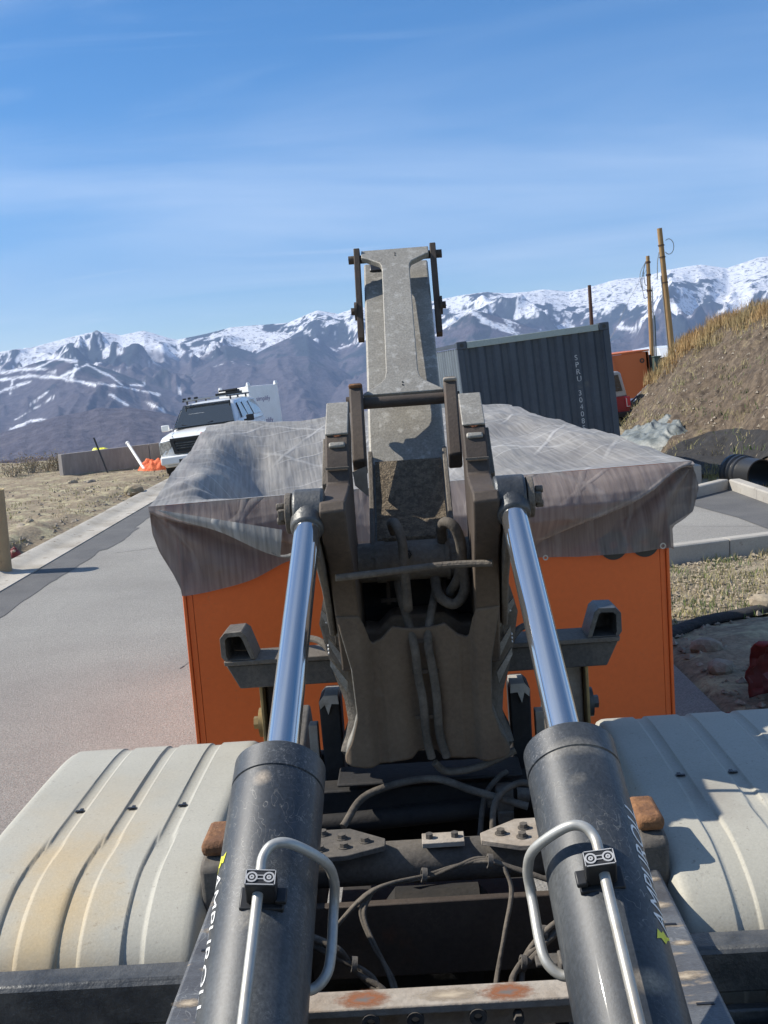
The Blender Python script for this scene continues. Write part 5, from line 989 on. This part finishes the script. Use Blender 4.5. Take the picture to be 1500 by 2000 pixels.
# low near black strip between the gravel and the dirt
p0 = gnd(1300, 1252); p1 = gnd(1540, 1182); d = (p1-p0).normalized(); m = MB(); m.tube(smooth_path([p0, p0+(p1-p0)*.3+V3((0, .05, .02)), p0+(p1-p0)*.7+V3((0, -.03, 0)), p1], 6), .075, 12); o = m.build('black_strip', 'matte_black'); o.location.z = .045; o.scale.z = .55; tag(o, 'low black strip lying between the gravel and the shaded dirt', 'erosion sock')
# red torn sheet
RD = empty('red_barrel', tuple(gnd(1488, 1398)), label='faded red plastic drum lying torn open on the shaded dirt at the right edge', cat='drum', rot=(0, 0, R(25)))
m = MB(); vs = []; K = 26
for j in range(9):
    for i in range(K):
        a = R(-30+230*i/(K-1)); r_ = .27+.02*math.sin(j*1.7+i*.9)+.012*math.sin(i*2.3); vs.append((.5-j*.045+.02*math.sin(i*1.3), r_*math.cos(a)*1.0, .17+r_*math.sin(a)))
m.add(vs, [(j*K+i, j*K+i+1, (j+1)*K+i+1, (j+1)*K+i) for j in range(8) for i in range(K-1)]); m.build('torn_shell', 'red_plastic', RD, thick=.012)
o = heap('crumpled_flap', 'red_plastic', (-.26, -.05, 0), .17, .13, .13, 31, 30); o.parent = RD
# shipping container
SC = empty('shipping_container', tuple(at(1060, 645, 17.1)-V3((0, 0, 2.60))), label='dark grey steel shipping container with white serial lettering', cat='shipping container', rot=(0, R(-3.6), R(3.6)))
CW, CH, CL = 2.44, 2.59, 6.06; hw = CW/2
def corr(m, fn, L_, z0, z1, pitch, dep, flat=.42):
    n = int(L_/pitch); p = L_/n; pts = []
    for i in range(n): x = i*p; pts += [(x, 0), (x+p*flat*.75, 0), (x+p*.5, dep), (x+p*(.5+flat*.75), dep)]
    pts.append((L_, 0)); vs = [fn(a, b, z0) for a, b in pts]+[fn(a, b, z1) for a, b in pts]; k = len(pts); m.add(vs, [(i, i+1, k+i+1, k+i) for i in range(k-1)])
m = MB(); corr(m, lambda a, b, z: (-hw+.09+a, .03+b, z), CW-.18, .16, CH-.10, .247, .045); m.build('end_panel', 'container_grey', SC, smooth=0, recalc=False)
for s in (-1, 1): m = MB(); corr(m, lambda a, b, z: (s*(hw-.02-b), .09+a, z), CL-.18, .16, CH-.10, .28, .036); m.build('side_panel', 'container_side_lit', SC, smooth=0, recalc=False)
m = MB(); corr(m, lambda a, b, z: (-hw+.06+(CW-.12)*(z > 1), .09+a, CH-.02-b), CL-.18, 0, 2, .24, .02); m.build('roof_panel', 'container_roof', SC, smooth=0, recalc=False)
m = MB(); m.box((0, CL-.04, CH/2), (CW-.18, .05, CH-.25)); m.build('door', 'container_grey', SC)
for s in (-1, 1):
    for y in (.05, CL-.05): m = MB(); m.box((s*(hw-.05), y, CH/2), (.10, .10, CH-.24)); m.build('corner_post', 'container_grey', SC, bevel=.008)
    for y in (.085, CL-.085):
        for z in (.06, CH-.06):
            m = MB(); m.box((s*(hw-.08), y, z), (.162, .178, .122)); cc = m.build('corner_casting', 'container_grey', SC, bevel=.012)
            if y < 1: m = MB(); m.cyl((s*(hw-.08), -.0065, z), (s*(hw-.08), -.003, z), .032, 14); m.build('casting_hole', 'black_trim', cc)
    m = MB(); m.box((s*(hw-.03), CL/2, CH-.05), (.06, CL-.37, .06)); m.build('side_rail', 'container_grey', SC)
m = MB(); m.box((0, .05, CH-.065), (CW-.33, .08, .10)); m.build('top_rail', 'container_roof', SC, bevel=.006)
m = MB(); m.box((0, .05, .09), (CW-.33, .08, .14)); m.build('bottom_rail', 'container_grey', SC, bevel=.006)
for i, ch in enumerate('SPRU 304085 1'):
    if ch != ' ': text_mesh('serial_mark', ch, .118, 'grey_mark', lambda x, y, z_, W: V3((hw-.60+x, -.0+.020-z_, 2.06-.112*i+y)), SC, depth=.001)
# utility poles
def pole(px, py, px1, py1, Y, r_, lb, m_='pole_wood', extra=None):
    p = at(px, py, Y); q = at(px1, py1, Y); ax = (q-p); b = p-ax.normalized()*1.5; root = empty('utility_pole', tuple(b), label=lb, cat='utility pole'); L_ = (q-b).length; dq = (q-b)
    m = MB(); m.tube([V3((0, 0, 0)), dq*.5, dq], [r_, r_*.9, r_*.78], 16); m.build('pole_shaft', m_, root); return root, dq
P1, d1 = pole(1314, 700, 1288, 446, 44, .13, 'tallest leaning wooden utility pole at the top of the embankment')
P2, d2 = pole(1275, 735, 1265, 500, 46, .10, 'slimmer wooden utility pole left of the tallest pole')
P3, d3 = pole(1156, 640, 1151, 557, 48, .095, 'short dark wooden pole rising behind the shipping container', 'dark_wood')
def onp(root, dq, t, off): return dq*t+V3(off)
m = MB(); m.tube([d1*.05+V3((-.16, -.02, 0)), d1*.72+V3((-.14, -.02, 0))], .022, 8); m.build('conduit', 'steel_cable', P1)
m = MB(); c = d1*.89+V3((.30, 0, 0)); m.tube([c+V3((.20*math.cos(a), 0, .30*math.sin(a))) for a in np.linspace(2.2, -2.4, 22)], .016, 6); m.build('cable_loop', 'steel_cable', P1)
m = MB(); m.tube(smooth_path([d1*.86+V3((-.12, 0, 0)), d1*.80+V3((-.22, 0, 0)), d1*.74+V3((-.27, 0, -.1)), d1*.70+V3((-.30, 0, 0))], 5), .018, 6); m.build('hanging_cable', 'steel_cable', P1)
for t in (.83, .90, .68): m = MB(); m.ring(d1*t, d1, .128, .03, .05, 14); m.build('pole_band', 'dark_wood', P1)
m = MB(); m.tube([d2*.03+V3((.13, 0, 0)), d2*.80+V3((.13, 0, 0))], .025, 8); m.build('conduit', 'galvanized', P2)
m = MB(); m.tube([d2*.02+V3((.19, 0, 0)), d2*.62+V3((.19, 0, 0))], .022, 8); m.build('conduit', 'transformer_green', P2)
for k, (x, z) in enumerate(((-.35, -1.0), (-.28, -1.5), (-.2, -.7))): m = MB(); m.tube(smooth_path([d2*.97+V3((-.08, 0, 0)), d2*.95+V3((x, 0, z*.4)), d2*.9+V3((x*.8, 0, z*.7)), d2*.88+V3((-.08, 0, z*.6))], 5), .015, 6); m.build('cable_loop', 'steel_cable', P2)
m = MB(); e = d2*.93; m.tube(smooth_path([e, e+V3((-.8, 0, -1.2)), e+V3((-1.5, 0, -2.5)), e+V3((-2.2, .2, -3.6))], 6), .008, 5); m.build('guy_wire', 'steel_cable', P2)
for t in (.96, .88, .78): m = MB(); m.ring(d2*t, d2, .105, .025, .08, 14); m.build('pole_band', 'dark_wood', P2)
# red off-roader, orange tipper bed, transformer, white truck beyond the container
J = empty('red_car', (7.28, 34.2, -.2), label='dark red off road car with grey rear window beside the shipping container', cat='car', rot=(0, R(-3.6), 0))
m = MB(); loft(m, [sym([(0, .45), (.72, .45), (.80, .6), (.80, 1.0), (.76, 1.12), (0, 1.14)], y) for y in (0, .05, 4.0)]); m.build('body', 'red_paint', J, bevel=.03)
m = MB(); loft(m, [sym([(0, 1.12), (.76, 1.12), (.74, 1.2), (.62, 1.86), (.55, 1.92), (0, 1.93)], y) for y in (.03, 2.4, 2.9)]); m.build('hard_top', 'galvanized', J, bevel=.03)
quad('rear_window', [(-.60, .0, 1.30), (.62, .0, 1.30), (.53, .01, 1.82), (-.53, .01, 1.82)], 'glass_dark', J)
m = MB(); m.box((.74, -.03, .93), (.17, .06, .36)); tl = m.build('tail_lamp', 'tail_lamp', J, bevel=.015)
m = MB(); m.box((.70, -.068, .92), (.02, .012, .26)); m.box((.74, -.068, .79), (.09, .012, .02)); m.loose('lamp_trim', 'pvc_white', tl)
m = MB(); m.box((0, -.10, .55), (1.66, .20, .18)); m.build('bumper', 'black_trim', J, bevel=.03)
m = MB(); m.box((.97, -.02, .42), (.26, .12, .22)); m.build('exhaust_box', 'black_trim', J, bevel=.03)
m = MB(); m.box((.92, -.09, .43), (.14, .03, .14)); m.build('step_pad', 'galvanized', J)
for s in (-1, 1):
    for y in (.7, 3.2): wheel(J, s*.70, y, .40, .26)
wheel(J, 0, -.15, .38, .22, zc=.95)
OB = empty('orange_tipper_bed', (10.35, 45, -.1), label='orange steel tipper bed seen behind the red car', cat='truck bed', rot=(0, R(-3.4), 0))
m = MB(); m.prism([(-1.5, 2.35), (1.22, 2.35), (1.22, .5), (.10, .5), (-.45, 2.12), (-1.5, 2.12)], lambda p, t: (p[0], t, p[1]), 0, .08); m.build('head_board', 'orange_paint_far', OB)
m = MB(); m.box((-.14, 2.2, 2.40), (2.76, 4.5, .07)); m.build('top_rail', 'orange_paint_far', OB, bevel=.01)
m = MB(); m.prism([(.0, .5), (.12, .5), (-.32, 2.3), (-.46, 2.3)], lambda p, t: (p[0], t, p[1]), -.10, 0); m.build('brace', 'orange_paint_far', OB)
m = MB(); m.box((1.14, 2.2, 1.42), (.08, 4.4, 1.86)); m.build('side_board', 'orange_paint_far', OB)
m = MB(); m.box((1.26, .0, 1.25), (.10, .14, 1.9)); m.build('end_post', 'dark_chassis', OB)
m = MB(); m.ring((.92, -.01, 2.0), (0, 1, 0), .10, .05, .02, 20); m.build('stencil', 'brown_steel', OB)
p = at(1284, 745, 44.5); m = MB(); m.box((p.x, p.y, p.z+.25), (.28, .3, 1.5)); m.box((p.x, p.y-.02, p.z+1.02), (.34, .36, .05)); o = m.build('transformer_box', 'transformer_green', bevel=.02); tag(o, 'dark green metal cabinet beside the foot of the slimmer pole', 'cabinet')
p = at(1308, 706, 52); WT = empty('white_truck', (p.x, p.y, -.6), label='white truck with black grille half hidden behind the embankment', cat='truck', rot=(0, R(-3.5), 0))
m = MB(); loft(m, [sym([(0, .5), (.9, .5), (.98, 1.2), (.95, 1.55), (0, 1.6)], 0), sym([(0, .5), (1.0, .5), (1.02, 1.3), (1.0, 1.9), (0, 1.95)], .3), sym([(0, .5), (1.0, .5), (1.02, 1.6), (.9, 3.0), (0, 3.05)], 1.3), sym([(0, .5), (1.0, .5), (1.02, 1.6), (.9, 3.1), (0, 3.15)], 3)]); m.build('cab', 'truck_white', WT, bevel=.04)
m = MB(); m.box((.0, -.03, 2.35), (1.1, .05, .5)); m.build('grille', 'black_trim', WT); 
for s in (-1, 1): m = MB(); m.cyl((s*.62, -.06, 2.3), (s*.62, .2, 2.3), .12, 14); m.build('headlight', 'lamp_glass', WT)
p = at(1349, 674, 60); m = MB(); m.box((p.x, p.y+2, p.z-.9), (1.9, 4, 1.6)); m.box((p.x, p.y+2, p.z-.05), (2.1, 4.2, .14)); o = m.build('white_trailer', 'truck_white', bevel=.03); tag(o, 'pale box trailer roof showing above the grass of the embankment', 'trailer')
# conduits lying up the side of the embankment
for k, (dz, lb) in enumerate(((.10, 'upper grey conduit pipe lying up the edge of the embankment'), (-.02, 'lower grey conduit pipe lying up the edge of the embankment'))):
    P_0 = at(1226, 798, 36.2); P_1 = at(1336, 688, 33.6); m = MB(); m.cyl(P_0+V3((0, 0, dz)), P_1+V3((0, 0, dz*.6)), .035, 10); o = m.build('conduit_pipe', 'galvanized'); tag(o, lb, 'pipe', 'conduit pipes on the embankment')
# folded dark tarpaulin
TPH = heap('folded_tarpaulin', 'dark_tarp', (6.75, 25.8, .05), 1.05, 1.9, .72, 17, 110, 2.2); tag(TPH, 'crumpled dark green grey tarpaulin heaped beside the shipping container', 'tarpaulin')
# black corrugated drain pipe
c0 = gnd(1402, 940, .15); c1 = gnd(1478, 962, .15); c0 = V3((5.60, 17.0, .30)); c1 = V3((5.88, 16.0, .30)); ax = (c1-c0).normalized()
DP = empty('drain_pipe', (0, 0, 0), label='short black ribbed plastic drain pipe lying behind the pad kerb', cat='pipe')
prof = [(0, .33), (.03, .36), (.09, .36), (.11, .32), (.15, .32), (.17, .36), (.22, .36), (.24, .32), (.28, .32), (.30, .345), (.34, .345), (.36, .315), (.6, .31), (.72, .31), (.72, .285), (.2, .285), (0, .29)]
m = MB(); q = ax.to_track_quat('Z', 'Y'); K = 48; vs = []
for a_, r_ in [(q0_, q1_*.82) for q0_, q1_ in prof]: vs += [c0+ax*a_+q @ V3((r_*math.cos(2*math.pi*j/K), r_*math.sin(2*math.pi*j/K), 0)) for j in range(K)]
m.add(vs, [(i*K+j, i*K+(j+1) % K, (i+1)*K+(j+1) % K, (i+1)*K+j) for i in range(len(prof)-1) for j in range(K)]); m.build('pipe_wall', 'culvert_black', DP, smooth=40)
# ------------------------------------------------------------------ air
m = MB(); m.box((0, 5600, 430), (26000, 12400, 1700)); hz = m.build('haze', 'black_trim', smooth=0); hz['kind'] = 'stuff'
hm = bpy.data.materials.new('haze'); hm.use_nodes = True; n = hm.node_tree.nodes; n.clear(); pv = n.new('ShaderNodeVolumePrincipled'); pv.inputs['Density'].default_value = 7.6e-5; pv.inputs['Color'].default_value = (.46, .64, 1, 1); pv.inputs['Anisotropy'].default_value = .0
ou = n.new('ShaderNodeOutputMaterial'); hm.node_tree.links.new(pv.outputs[0], ou.inputs['Volume']); hz.data.materials.clear(); hz.data.materials.append(hm)
